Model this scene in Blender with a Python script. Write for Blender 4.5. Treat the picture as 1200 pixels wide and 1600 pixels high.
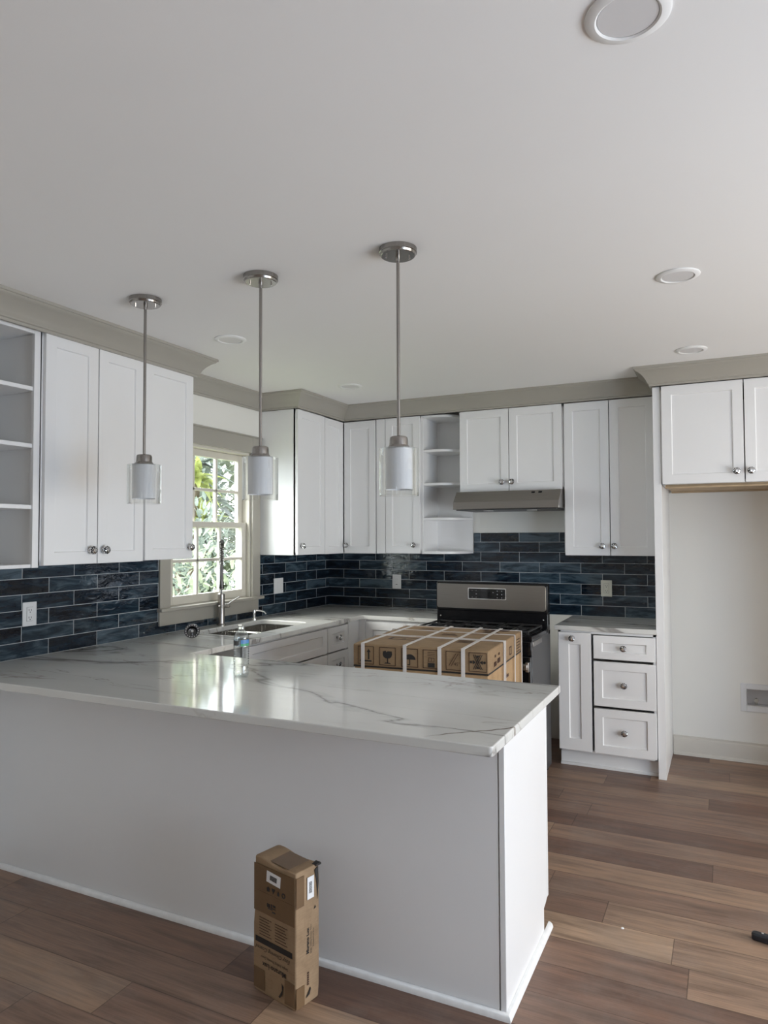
import bpy, bmesh, math, random
from mathutils import Vector, Matrix

for o in list(bpy.data.objects):
    bpy.data.objects.remove(o, do_unlink=True)
SC = bpy.context.scene
COL = SC.collection
PI = math.pi
rnd = random.Random(7)

# ------------------------------------------------------------------ camera, world, lights, exposure
cd = bpy.data.cameras.new('camera')
cam = bpy.data.objects.new('camera', cd)
COL.objects.link(cam)
cd.sensor_fit = 'HORIZONTAL'
cd.sensor_width = 36.0
cd.lens = 36.0 * 1102.17 / 1200.0
cd.clip_start = 0.05
YAW, PIT, ROL = 0.4500, 0.0346, -0.0038
r_ = Vector((math.cos(YAW), math.sin(YAW), 0))
f_ = Vector((-math.sin(YAW), math.cos(YAW), 0))
u_ = Vector((0, 0, 1))
f2 = f_ * math.cos(PIT) + u_ * math.sin(PIT)
u2 = -f_ * math.sin(PIT) + u_ * math.cos(PIT)
r3 = r_ * math.cos(ROL) + u2 * math.sin(ROL)
u3 = -r_ * math.sin(ROL) + u2 * math.cos(ROL)
M = Matrix((r3, u3, -f2)).transposed().to_4x4()
M.translation = Vector((3.09, -5.2954, 1.4988))
cam.matrix_world = M
SC.camera = cam

SC.view_settings.view_transform = 'Standard'
SC.view_settings.look = 'None'
SC.view_settings.gamma = 1.0
SC.view_settings.use_curve_mapping = False
SC.view_settings.exposure = 0.0
SC.cycles.use_denoising = True
SC.cycles.max_bounces = 12
SC.cycles.diffuse_bounces = 6
SC.cycles.glossy_bounces = 4
SC.cycles.transparent_max_bounces = 16
SC.cycles.sample_clamp_indirect = 6.0
SC.cycles.caustics_reflective = False
SC.cycles.caustics_refractive = False

W = bpy.data.worlds.new('sky')
SC.world = W
W.use_nodes = True
bg = W.node_tree.nodes['Background']
bg.inputs['Color'].default_value = (0.86, 0.93, 1.0, 1)
# the sky is brighter over the garden on the window side than over the shaded side of the house
SKY_GARDEN, SKY_SHADE = 9.0, 0.3
_n = W.node_tree.nodes
_tc = _n.new('ShaderNodeTexCoord')
_sx = _n.new('ShaderNodeSeparateXYZ')
_mr = _n.new('ShaderNodeMapRange')
_mr.inputs['From Min'].default_value = -0.15
_mr.inputs['From Max'].default_value = 0.25
_mr.inputs['To Min'].default_value = SKY_GARDEN
_mr.inputs['To Max'].default_value = SKY_SHADE
W.node_tree.links.new(_tc.outputs['Generated'], _sx.inputs['Vector'])
W.node_tree.links.new(_sx.outputs['X'], _mr.inputs['Value'])
W.node_tree.links.new(_mr.outputs['Result'], bg.inputs['Strength'])


def light(name, kind, loc, target, energy, color, size=None, size_y=None):
    d = bpy.data.lights.new(name, kind)
    d.energy = energy
    d.color = color
    if kind == 'AREA':
        d.shape = 'RECTANGLE'
        d.size = size
        d.size_y = size_y
    o = bpy.data.objects.new(name, d)
    COL.objects.link(o)
    o.location = loc
    o.rotation_euler = (Vector(target) - Vector(loc)).to_track_quat('-Z', 'Y').to_euler()
    return o


# daylight through the kitchen window, the patio door and the windows behind the viewer
light('sky_portal_kitchen_window', 'AREA', (-0.14, -1.54, 1.585), (1, -1.54, 1.585), 1.0, (1, 1, 1), 0.84, 1.05).data.cycles.is_portal = True
light('daylight_patio_door', 'AREA', (6.04, -4.2, 0.95), (3.0, -4.2, 0.85), 92, (0.78, 0.94, 1.15), 1.6, 1.7)
light('daylight_patio_door', 'AREA', (6.04, -2.4, 0.95), (3.0, -2.4, 0.85), 86, (1.04, 1.0, 0.93), 1.6, 1.7)
light('daylight_rear_window', 'AREA', (4.2, -8.95, 1.5), (4.2, -4.0, 1.4), 5, (1.0, 0.97, 0.92), 1.4, 1.2)
light('daylight_dining_window', 'AREA', (-0.16, -6.15, 1.05), (2.0, -6.15, 1.05), 2.3, (0.94, 0.97, 1.0), 0.7, 1.5)
# hazy sun over the garden, low from behind the shrubs
sun = light('sun', 'SUN', (-3, -4, 4), (-2.0, -3.3, 3.05), 12.0, (1.0, 0.96, 0.88))
sun.data.angle = math.radians(50)

# ------------------------------------------------------------------ materials


def new_mat(name):
    m = bpy.data.materials.new(name)
    m.use_nodes = True
    nt = m.node_tree
    b = nt.nodes['Principled BSDF']
    return m, nt, b


def N(nt, kind, **kw):
    n = nt.nodes.new(kind)
    for k, v in kw.items():
        if hasattr(n, k):
            setattr(n, k, v)
        else:
            n.inputs[k].default_value = v
    return n


def ramp(nt, fac, stops):
    n = nt.nodes.new('ShaderNodeValToRGB')
    els = n.color_ramp.elements
    while len(els) < len(stops):
        els.new(0.5)
    for e, (p, c) in zip(els, stops):
        e.position = p
        e.color = (c[0], c[1], c[2], 1)
    nt.links.new(fac, n.inputs['Fac'])
    return n


def mixc(nt, fac, a, b, mode='MIX'):
    n = nt.nodes.new('ShaderNodeMix')
    n.data_type = 'RGBA'
    n.blend_type = mode
    for s, v in ((0, fac), (6, a), (7, b)):
        if hasattr(v, 'is_linked'):
            nt.links.new(v, n.inputs[s])
        elif s == 0:
            n.inputs[0].default_value = v
        else:
            n.inputs[s].default_value = (v[0], v[1], v[2], 1)
    return n.outputs[2]


def paint(name, col, rough=0.5, var=0.03, scale=3.0, bump=0.0, bscale=300.0, metal=0.0, spec=0.5):
    """painted or plain surface with a faint procedural variation"""
    m, nt, b = new_mat(name)
    tc = N(nt, 'ShaderNodeTexCoord')
    nz = N(nt, 'ShaderNodeTexNoise', Scale=scale, Detail=3.0)
    nt.links.new(tc.outputs['Object'], nz.inputs['Vector'])
    d = [max(0, c * (1 - var)) for c in col]
    l = [min(1, c * (1 + var)) for c in col]
    rp = ramp(nt, nz.outputs['Fac'], [(0.3, d), (0.7, l)])
    nt.links.new(rp.outputs['Color'], b.inputs['Base Color'])
    b.inputs['Roughness'].default_value = rough
    b.inputs['Metallic'].default_value = metal
    b.inputs['Specular IOR Level'].default_value = spec
    if bump:
        n2 = N(nt, 'ShaderNodeTexNoise', Scale=bscale, Detail=2.0)
        nt.links.new(tc.outputs['Object'], n2.inputs['Vector'])
        bp = N(nt, 'ShaderNodeBump', Strength=bump, Distance=0.002)
        nt.links.new(n2.outputs['Fac'], bp.inputs['Height'])
        nt.links.new(bp.outputs['Normal'], b.inputs['Normal'])
    return m


def brushed(name, col, rough=0.3, stretch=(1, 1, 60), amount=0.12):
    m, nt, b = new_mat(name)
    tc = N(nt, 'ShaderNodeTexCoord')
    mp = N(nt, 'ShaderNodeMapping')
    mp.inputs['Scale'].default_value = stretch
    nz = N(nt, 'ShaderNodeTexNoise', Scale=8.0, Detail=4.0)
    nt.links.new(tc.outputs['Object'], mp.inputs['Vector'])
    nt.links.new(mp.outputs['Vector'], nz.inputs['Vector'])
    rp = ramp(nt, nz.outputs['Fac'], [(0.25, [c * (1 - amount) for c in col]), (0.75, col)])
    nt.links.new(rp.outputs['Color'], b.inputs['Base Color'])
    mr = N(nt, 'ShaderNodeMapRange')
    mr.inputs['To Min'].default_value = rough * 0.8
    mr.inputs['To Max'].default_value = rough * 1.25
    nt.links.new(nz.outputs['Fac'], mr.inputs['Value'])
    nt.links.new(mr.outputs['Result'], b.inputs['Roughness'])
    b.inputs['Metallic'].default_value = 1.0
    return m


def clear(name, tint=(1, 1, 1), edge=0.5, base=0.05, rough=0.0, power=1.6):
    """thin clear glass: passes light straight through, mirrors more at grazing angles"""
    m = bpy.data.materials.new(name)
    m.use_nodes = True
    nt = m.node_tree
    nt.nodes.clear()
    out = nt.nodes.new('ShaderNodeOutputMaterial')
    t = N(nt, 'ShaderNodeBsdfTransparent')
    t.inputs['Color'].default_value = (*tint, 1)
    g = N(nt, 'ShaderNodeBsdfGlossy')
    g.inputs['Roughness'].default_value = rough
    g.inputs['Color'].default_value = (0.95, 0.97, 0.96, 1)
    lw = N(nt, 'ShaderNodeLayerWeight', Blend=0.5)
    mr = N(nt, 'ShaderNodeMapRange')
    mr.inputs['To Min'].default_value = base
    mr.inputs['To Max'].default_value = edge
    mx = nt.nodes.new('ShaderNodeMixShader')
    pw = N(nt, 'ShaderNodeMath', operation='POWER')
    pw.inputs[1].default_value = power
    nt.links.new(lw.outputs['Facing'], pw.inputs[0])
    nt.links.new(pw.outputs[0], mr.inputs['Value'])
    nt.links.new(mr.outputs['Result'], mx.inputs['Fac'])
    nt.links.new(t.outputs['BSDF'], mx.inputs[1])
    nt.links.new(g.outputs['BSDF'], mx.inputs[2])
    nt.links.new(mx.outputs['Shader'], out.inputs['Surface'])
    return m


MAT = {}
MAT['cabinet'] = paint('cabinet_white', (0.80, 0.80, 0.80), 0.32, 0.01)
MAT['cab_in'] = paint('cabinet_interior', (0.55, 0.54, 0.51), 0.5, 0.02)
MAT['wall'] = paint('wall_paint', (0.80, 0.79, 0.745), 0.6, 0.012, 2, 0.05)
MAT['ceiling'] = paint('ceiling_paint', (0.84, 0.835, 0.825), 0.8, 0.008, 1.5, 0.04)
MAT['greige'] = paint('trim_greige', (0.37, 0.35, 0.305), 0.38, 0.012)
MAT['base_trim'] = paint('baseboard_paint', (0.62, 0.59, 0.53), 0.4, 0.012)
MAT['white_trim'] = paint('quarter_round_white', (0.80, 0.80, 0.79), 0.4, 0.05, 30)
MAT['sash'] = paint('sash_cream', (0.62, 0.59, 0.515), 0.4, 0.02)
MAT['nickel'] = brushed('brushed_nickel', (0.36, 0.34, 0.32), 0.25, (40, 40, 1))
MAT['chrome'] = paint('chrome', (0.85, 0.85, 0.86), 0.07, 0.02, metal=1.0)
MAT['darkchrome'] = paint('dark_chrome', (0.14, 0.14, 0.145), 0.2, 0.1, 60, metal=1.0)
MAT['gunmetal'] = paint('faucet_dark_steel', (0.11, 0.105, 0.10), 0.32, 0.1, 60, metal=1.0)
MAT['steel'] = brushed('stainless_steel', (0.34, 0.32, 0.30), 0.3, (1, 60, 60))
MAT['sinksteel'] = brushed('sink_steel', (0.62, 0.60, 0.57), 0.25, (30, 1, 1))
MAT['black'] = paint('black_enamel', (0.007, 0.007, 0.008), 0.14, 0.1, spec=0.3)
MAT['blackmatte'] = paint('black_cast_iron', (0.016, 0.016, 0.017), 0.5, 0.2, 40, 0.2)
MAT['glassblack'] = paint('black_glass', (0.006, 0.006, 0.007), 0.04, 0.1)
MAT['greypanel'] = paint('range_side_grey', (0.050, 0.050, 0.052), 0.4, 0.04)
MAT['displaygrey'] = paint('panel_print_grey', (0.32, 0.32, 0.33), 0.5, 0.05)
MAT['plate'] = paint('outlet_plate', (0.72, 0.73, 0.74), 0.35, 0.02)
MAT['plate_almond'] = paint('outlet_plate_almond', (0.66, 0.66, 0.58), 0.35, 0.02)
MAT['slot'] = paint('outlet_slot', (0.09, 0.09, 0.09), 0.6, 0.1)
MAT['opal'] = paint('opal_glass', (0.74, 0.77, 0.82), 0.05, 0.01, spec=0.8)
MAT['diffuser'] = paint('light_diffuser', (0.66, 0.65, 0.65), 0.45, 0.01)
MAT['lamptrim'] = paint('light_trim_white', (0.80, 0.80, 0.79), 0.4, 0.01)
MAT['strap'] = paint('strap_white', (0.72, 0.68, 0.65), 0.35, 0.04, 40)
MAT['ink'] = paint('printing_ink', (0.02, 0.017, 0.016), 0.6, 0.1)
MAT['inkbrown'] = paint('printing_ink_brown', (0.055, 0.022, 0.012), 0.6, 0.1)
MAT['sticker'] = paint('sticker_white', (0.82, 0.82, 0.83), 0.4, 0.01)
MAT['tape_and_shade'] = paint('packing_tape_with_shade', (0.175, 0.108, 0.058), 0.12, 0.06, 14, 0.25, 40)  # tape brown, darkened with the shade of the small carton's front
MAT['rawwood'] = paint('raw_plywood', (0.42, 0.31, 0.19), 0.6, 0.12, 14)
MAT['glass'] = clear('window_glass', (0.97, 0.99, 0.98), 0.5, 0.03)
MAT['shade'] = clear('lamp_glass', (0.985, 0.985, 0.98), 0.92, 0.06, 0.0, 1.9)
MAT['pet'] = clear('bottle_plastic', (0.92, 0.95, 0.96), 0.85, 0.10, 0.05)
MAT['blue'] = paint('label_blue', (0.10, 0.26, 0.55), 0.35, 0.15, 60)
MAT['green'] = paint('label_green', (0.08, 0.40, 0.20), 0.35, 0.15, 60)
MAT['labelclear'] = clear('label_film', (0.62, 0.66, 0.70), 0.5, 0.12, 0.2)
MAT['plasticblack'] = paint('black_plastic', (0.012, 0.013, 0.018), 0.35, 0.2, 50, 0.2)
MAT['valve'] = paint('valve_grey', (0.40, 0.39, 0.36), 0.4, 0.05)


def cardboard(name, col):
    m, nt, b = new_mat(name)
    tc = N(nt, 'ShaderNodeTexCoord')
    mp = N(nt, 'ShaderNodeMapping')
    mp.inputs['Scale'].default_value = (6, 6, 60)
    n1 = N(nt, 'ShaderNodeTexNoise', Scale=4.0, Detail=5.0)
    n2 = N(nt, 'ShaderNodeTexNoise', Scale=7.0, Detail=6.0, Roughness=0.7)
    nt.links.new(tc.outputs['Object'], mp.inputs['Vector'])
    nt.links.new(mp.outputs['Vector'], n1.inputs['Vector'])
    nt.links.new(tc.outputs['Object'], n2.inputs['Vector'])
    a = ramp(nt, n1.outputs['Fac'], [(0.3, [c * 0.93 for c in col]), (0.7, [c * 1.05 for c in col])])
    s = ramp(nt, n2.outputs['Fac'], [(0.28, (0.74, 0.72, 0.70)), (0.5, (1, 1, 1))])
    nt.links.new(mixc(nt, 1.0, a.outputs['Color'], s.outputs['Color'], 'MULTIPLY'), b.inputs['Base Color'])
    b.inputs['Roughness'].default_value = 0.7
    b.inputs['Specular IOR Level'].default_value = 0.3
    bp = N(nt, 'ShaderNodeBump', Strength=0.35, Distance=0.004)
    nt.links.new(n2.outputs['Fac'], bp.inputs['Height'])
    nt.links.new(bp.outputs['Normal'], b.inputs['Normal'])
    return m


MAT['carton'] = cardboard('cardboard', (0.305, 0.205, 0.115))
MAT['carton2'] = cardboard('cardboard_light', (0.44, 0.29, 0.155))
MAT['carton3'] = cardboard('cardboard_worn', (0.33, 0.225, 0.135))


def tile_mat():
    m, nt, b = new_mat('glazed_blue_tile')
    uv = N(nt, 'ShaderNodeUVMap')
    uv.uv_map = 'UVMap'
    bk = N(nt, 'ShaderNodeTexBrick')
    bk.offset = 0.5
    bk.inputs['Scale'].default_value = 1.0
    bk.inputs['Brick Width'].default_value = 0.305
    bk.inputs['Row Height'].default_value = 0.0767
    bk.inputs['Mortar Size'].default_value = 0.0016
    bk.inputs['Mortar Smooth'].default_value = 0.1
    bk.inputs['Color1'].default_value = (0, 0, 0, 1)
    bk.inputs['Color2'].default_value = (1, 1, 1, 1)
    bk.inputs['Mortar'].default_value = (0.5, 0.5, 0.5, 1)
    nt.links.new(uv.outputs['UV'], bk.inputs['Vector'])
    # every tile reads the noise at another height, so the glaze breaks at the joints
    rn = N(nt, 'ShaderNodeSeparateColor')
    nt.links.new(bk.outputs['Color'], rn.inputs['Color'])
    sx = N(nt, 'ShaderNodeSeparateXYZ')
    nt.links.new(uv.outputs['UV'], sx.inputs['Vector'])
    cx = N(nt, 'ShaderNodeCombineXYZ')
    mz = N(nt, 'ShaderNodeMath', operation='MULTIPLY')
    mz.inputs[1].default_value = 37.0
    nt.links.new(rn.outputs[0], mz.inputs[0])
    nt.links.new(sx.outputs['X'], cx.inputs['X'])
    nt.links.new(sx.outputs['Y'], cx.inputs['Y'])
    nt.links.new(mz.outputs[0], cx.inputs['Z'])
    mp = N(nt, 'ShaderNodeMapping')
    mp.inputs['Scale'].default_value = (5.5, 26, 1)
    nt.links.new(cx.outputs['Vector'], mp.inputs['Vector'])
    n1 = N(nt, 'ShaderNodeTexNoise', Scale=1.0, Detail=6.0, Roughness=0.62, Distortion=0.6)
    nt.links.new(mp.outputs['Vector'], n1.inputs['Vector'])
    ad = N(nt, 'ShaderNodeMath', operation='MULTIPLY_ADD')
    ad.inputs[1].default_value = 0.34
    nt.links.new(rn.outputs[0], ad.inputs[0])
    sub = N(nt, 'ShaderNodeMath', operation='SUBTRACT')
    sub.inputs[1].default_value = 0.15
    nt.links.new(n1.outputs['Fac'], sub.inputs[0])
    nt.links.new(sub.outputs[0], ad.inputs[2])
    rp = ramp(nt, ad.outputs[0], [(0.28, (0.003, 0.005, 0.009)), (0.45, (0.008, 0.015, 0.026)), (0.57, (0.018, 0.034, 0.050)), (0.74, (0.072, 0.108, 0.138))])
    c = mixc(nt, bk.outputs['Fac'], rp.outputs['Color'], (0.44, 0.47, 0.49))
    nt.links.new(c, b.inputs['Base Color'])
    rr = N(nt, 'ShaderNodeMapRange')
    rr.inputs['To Min'].default_value = 0.07
    rr.inputs['To Max'].default_value = 0.7
    nt.links.new(bk.outputs['Fac'], rr.inputs['Value'])
    nt.links.new(rr.outputs['Result'], b.inputs['Roughness'])
    m2 = N(nt, 'ShaderNodeMapping')
    m2.inputs['Scale'].default_value = (9, 22, 1)
    nt.links.new(cx.outputs['Vector'], m2.inputs['Vector'])
    n2 = N(nt, 'ShaderNodeTexNoise', Scale=1.0, Detail=3.0, Distortion=1.2)
    nt.links.new(m2.outputs['Vector'], n2.inputs['Vector'])
    h = N(nt, 'ShaderNodeMath', operation='MULTIPLY_ADD')
    h.inputs[1].default_value = -1.2
    nt.links.new(bk.outputs['Fac'], h.inputs[0])
    nt.links.new(n2.outputs['Fac'], h.inputs[2])
    bp = N(nt, 'ShaderNodeBump', Strength=0.55, Distance=0.004)
    nt.links.new(h.outputs[0], bp.inputs['Height'])
    nt.links.new(bp.outputs['Normal'], b.inputs['Normal'])
    return m


def marble_mat():
    m, nt, b = new_mat('veined_quartz')
    tc = N(nt, 'ShaderNodeTexCoord')
    mp = N(nt, 'ShaderNodeMapping')
    mp.inputs['Scale'].default_value = (0.42, 2.0, 1.0)
    mp.inputs['Rotation'].default_value = (0, 0, -0.16)
    nt.links.new(tc.outputs['Object'], mp.inputs['Vector'])

    def vein(scale, w, dist, off):
        mm = N(nt, 'ShaderNodeVectorMath', operation='ADD')
        mm.inputs[1].default_value = off
        nt.links.new(mp.outputs['Vector'], mm.inputs[0])
        nz = N(nt, 'ShaderNodeTexNoise', Scale=scale, Detail=6.0, Roughness=0.55, Distortion=dist)
        nt.links.new(mm.outputs[0], nz.inputs['Vector'])
        s = N(nt, 'ShaderNodeMath', operation='SUBTRACT')
        s.inputs[1].default_value = 0.5
        nt.links.new(nz.outputs['Fac'], s.inputs[0])
        a = N(nt, 'ShaderNodeMath', operation='ABSOLUTE')
        nt.links.new(s.outputs[0], a.inputs[0])
        return ramp(nt, a.outputs[0], [(0.0, (1, 1, 1)), (w, (0, 0, 0))])

    mask = N(nt, 'ShaderNodeTexNoise', Scale=2.2, Detail=2.0)
    nt.links.new(mp.outputs['Vector'], mask.inputs['Vector'])
    mk = ramp(nt, mask.outputs['Fac'], [(0.38, (0, 0, 0)), (0.56, (1, 1, 1))])
    v1 = vein(0.85, 0.010, 0.7, (0.3, 4.2, 0))
    v3 = vein(0.85, 0.030, 0.7, (0.3, 4.2, 0))
    v2 = vein(1.7, 0.008, 0.9, (7.1, 1.7, 0))
    cl = N(nt, 'ShaderNodeTexNoise', Scale=1.6, Detail=5.0)
    nt.links.new(mp.outputs['Vector'], cl.inputs['Vector'])
    base = ramp(nt, cl.outputs['Fac'], [(0.3, (0.62, 0.62, 0.595)), (0.65, (0.73, 0.73, 0.70))])
    f1 = N(nt, 'ShaderNodeMath', operation='MULTIPLY')
    f1.inputs[1].default_value = 0.75
    nt.links.new(v1.outputs['Color'], f1.inputs[0])
    f4 = N(nt, 'ShaderNodeMath', operation='MULTIPLY')
    f4.inputs[1].default_value = 0.62
    nt.links.new(v3.outputs['Color'], f4.inputs[0])
    c0 = mixc(nt, f4.outputs[0], base.outputs['Color'], (0.42, 0.41, 0.39))
    c1 = mixc(nt, f1.outputs[0], c0, (0.20, 0.19, 0.175))
    f2_ = N(nt, 'ShaderNodeMath', operation='MULTIPLY')
    nt.links.new(v2.outputs['Color'], f2_.inputs[0])
    nt.links.new(mk.outputs['Color'], f2_.inputs[1])
    f3 = N(nt, 'ShaderNodeMath', operation='MULTIPLY')
    f3.inputs[1].default_value = 0.7
    nt.links.new(f2_.outputs[0], f3.inputs[0])
    c2 = mixc(nt, f3.outputs[0], c1, (0.30, 0.26, 0.21))
    # one rusty brown vein near the free corner of the peninsula
    sp = N(nt, 'ShaderNodeSeparateXYZ')
    nt.links.new(tc.outputs['Object'], sp.inputs['Vector'])
    wob = N(nt, 'ShaderNodeTexNoise', Scale=11.0, Detail=4.0)
    nt.links.new(tc.outputs['Object'], wob.inputs['Vector'])

    def mth(op, a, bb):
        n = N(nt, 'ShaderNodeMath', operation=op)
        for i, v in enumerate((a, bb)):
            if hasattr(v, 'is_linked'):
                nt.links.new(v, n.inputs[i])
            else:
                n.inputs[i].default_value = v
        return n.outputs[0]
    line = mth('ADD', mth('MULTIPLY', mth('SUBTRACT', sp.outputs['X'], 2.305), 1.0), -3.362)
    line = mth('ADD', line, mth('MULTIPLY', mth('SUBTRACT', wob.outputs['Fac'], 0.5), 0.06))
    dist = mth('ABSOLUTE', mth('SUBTRACT', sp.outputs['Y'], line), 0.0)
    core = ramp(nt, mth('MULTIPLY', dist, 40.0), [(0.0, (1, 1, 1)), (0.16, (0.75, 0.75, 0.75)), (0.34, (0, 0, 0))])
    mr2 = N(nt, 'ShaderNodeMapRange')
    mr2.inputs['From Min'].default_value = 2.285
    mr2.inputs['From Max'].default_value = 2.335
    nt.links.new(sp.outputs['X'], mr2.inputs['Value'])
    top = mth('LESS_THAN', sp.outputs['Y'], -3.0)
    fac = mth('MULTIPLY', mth('MULTIPLY', core.outputs['Color'], mr2.outputs['Result']), mth('MULTIPLY', top, 0.85))
    c2 = mixc(nt, fac, c2, (0.13, 0.085, 0.05))
    nt.links.new(c2, b.inputs['Base Color'])
    b.inputs['Roughness'].default_value = 0.09
    b.inputs['Specular IOR Level'].default_value = 0.6
    return m


def floor_mat():
    m, nt, b = new_mat('wood_plank_floor')
    PW, PL = 0.176, 1.22
    tc = N(nt, 'ShaderNodeTexCoord')
    sp = N(nt, 'ShaderNodeSeparateXYZ')
    nt.links.new(tc.outputs['Object'], sp.inputs['Vector'])

    def mth(op, a, bb=None, c=None):
        n = N(nt, 'ShaderNodeMath', operation=op)
        for i, v in enumerate((a, bb, c)):
            if v is None:
                continue
            if hasattr(v, 'is_linked'):
                nt.links.new(v, n.inputs[i])
            else:
                n.inputs[i].default_value = v
        return n.outputs[0]
    yy = mth('DIVIDE', mth('ADD', sp.outputs['Y'], 1.54), PW)
    row = mth('FLOOR', yy)
    wn = N(nt, 'ShaderNodeTexWhiteNoise')
    wn.noise_dimensions = '1D'
    nt.links.new(row, wn.inputs['W'])
    xx = mth('ADD', mth('DIVIDE', sp.outputs['X'], PL), mth('MULTIPLY', wn.outputs['Value'], 7.0))
    colm = mth('FLOOR', xx)
    cv = N(nt, 'ShaderNodeCombineXYZ')
    nt.links.new(row, cv.inputs['X'])
    nt.links.new(colm, cv.inputs['Y'])
    wc = N(nt, 'ShaderNodeTexWhiteNoise')
    wc.noise_dimensions = '2D'
    nt.links.new(cv.outputs['Vector'], wc.inputs['Vector'])
    # grain
    gz = N(nt, 'ShaderNodeCombineXYZ')
    nt.links.new(sp.outputs['X'], gz.inputs['X'])
    nt.links.new(sp.outputs['Y'], gz.inputs['Y'])
    nt.links.new(mth('MULTIPLY', wc.outputs['Value'], 50.0), gz.inputs['Z'])
    mp = N(nt, 'ShaderNodeMapping')
    mp.inputs['Scale'].default_value = (1.3, 13, 1)
    nt.links.new(gz.outputs['Vector'], mp.inputs['Vector'])
    n1 = N(nt, 'ShaderNodeTexNoise', Scale=1.6, Detail=7.0, Roughness=0.62, Distortion=0.5)
    nt.links.new(mp.outputs['Vector'], n1.inputs['Vector'])
    mp2 = N(nt, 'ShaderNodeMapping')
    mp2.inputs['Scale'].default_value = (3, 90, 1)
    nt.links.new(gz.outputs['Vector'], mp2.inputs['Vector'])
    n2 = N(nt, 'ShaderNodeTexNoise', Scale=2.0, Detail=4.0)
    nt.links.new(mp2.outputs['Vector'], n2.inputs['Vector'])
    base = ramp(nt, wc.outputs['Value'], [(0.0, (0.140, 0.080, 0.058)), (0.35, (0.200, 0.122, 0.088)), (0.75, (0.245, 0.158, 0.112)), (1.0, (0.400, 0.275, 0.185))])
    g = ramp(nt, n1.outputs['Fac'], [(0.25, (0.50, 0.47, 0.46)), (0.5, (1, 1, 1)), (0.75, (1.42, 1.36, 1.28))])
    f = ramp(nt, n2.outputs['Fac'], [(0.3, (0.84, 0.83, 0.82)), (0.6, (1.04, 1.04, 1.04))])
    c = mixc(nt, 1.0, base.outputs['Color'], g.outputs['Color'], 'MULTIPLY')
    c = mixc(nt, 1.0, c, f.outputs['Color'], 'MULTIPLY')
    # seams
    fy = mth('FRACT', yy)
    ey = mth('MULTIPLY', mth('MINIMUM', fy, mth('SUBTRACT', 1.0, fy)), PW)
    fx = mth('FRACT', xx)
    ex = mth('MULTIPLY', mth('MINIMUM', fx, mth('SUBTRACT', 1.0, fx)), PL)
    e = mth('MINIMUM', ey, ex)
    seam = ramp(nt, mth('DIVIDE', e, 0.004), [(0.25, (0.45, 0.42, 0.40)), (0.55, (1, 1, 1))])
    c = mixc(nt, 1.0, c, seam.outputs['Color'], 'MULTIPLY')
    # dust and scuffs of the building work
    n3 = N(nt, 'ShaderNodeTexNoise', Scale=2.3, Detail=8.0, Roughness=0.7)
    nt.links.new(tc.outputs['Object'], n3.inputs['Vector'])
    du = ramp(nt, n3.outputs['Fac'], [(0.50, (0, 0, 0)), (0.8, (0.4, 0.4, 0.4))])
    c = mixc(nt, du.outputs['Color'], c, (0.30, 0.26, 0.23))
    nt.links.new(c, b.inputs['Base Color'])
    rr = N(nt, 'ShaderNodeMapRange')
    rr.inputs['To Min'].default_value = 0.34
    rr.inputs['To Max'].default_value = 0.55
    nt.links.new(n1.outputs['Fac'], rr.inputs['Value'])
    nt.links.new(rr.outputs['Result'], b.inputs['Roughness'])
    bp = N(nt, 'ShaderNodeBump', Strength=0.12, Distance=0.002)
    nt.links.new(n2.outputs['Fac'], bp.inputs['Height'])
    nt.links.new(bp.outputs['Normal'], b.inputs['Normal'])
    return m


MAT['tile'] = tile_mat()
MAT['quartz'] = marble_mat()
MAT['floor'] = floor_mat()


def leaf_mat(name, a, c):
    m, nt, b = new_mat(name)
    tc = N(nt, 'ShaderNodeTexCoord')
    nz = N(nt, 'ShaderNodeTexNoise', Scale=5.0, Detail=3.0)
    nt.links.new(tc.outputs['Object'], nz.inputs['Vector'])
    rp = ramp(nt, nz.outputs['Fac'], [(0.35, a), (0.65, c)])
    nt.links.new(rp.outputs['Color'], b.inputs['Base Color'])
    b.inputs['Roughness'].default_value = 0.4
    tl = N(nt, 'ShaderNodeBsdfTranslucent')
    nt.links.new(rp.outputs['Color'], tl.inputs['Color'])
    mx = nt.nodes.new('ShaderNodeMixShader')
    mx.inputs['Fac'].default_value = 0.45
    nt.links.new(b.outputs['BSDF'], mx.inputs[1])
    nt.links.new(tl.outputs['BSDF'], mx.inputs[2])
    nt.links.new(mx.outputs['Shader'], nt.nodes['Material Output'].inputs['Surface'])
    return m


MAT['leaf_a'] = leaf_mat('leaf_yellow_green', (0.26, 0.31, 0.10), (0.56, 0.60, 0.20))
MAT['leaf_b'] = leaf_mat('leaf_grey_green', (0.13, 0.165, 0.14), (0.33, 0.38, 0.33))
MAT['leaf_c'] = leaf_mat('leaf_fine_green', (0.18, 0.215, 0.15), (0.44, 0.48, 0.36))
MAT['bark'] = paint('bark', (0.16, 0.12, 0.09), 0.8, 0.2, 20, 0.3, 50)
MAT['lawn'] = paint('lawn', (0.26, 0.30, 0.17), 0.9, 0.25, 8)
MAT['sunblock'] = paint('sunblock_white', (0.80, 0.80, 0.77), 0.6, 0.02)  # for the unseen sun-blocking boxes added outside

# ------------------------------------------------------------------ mesh helpers


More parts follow.
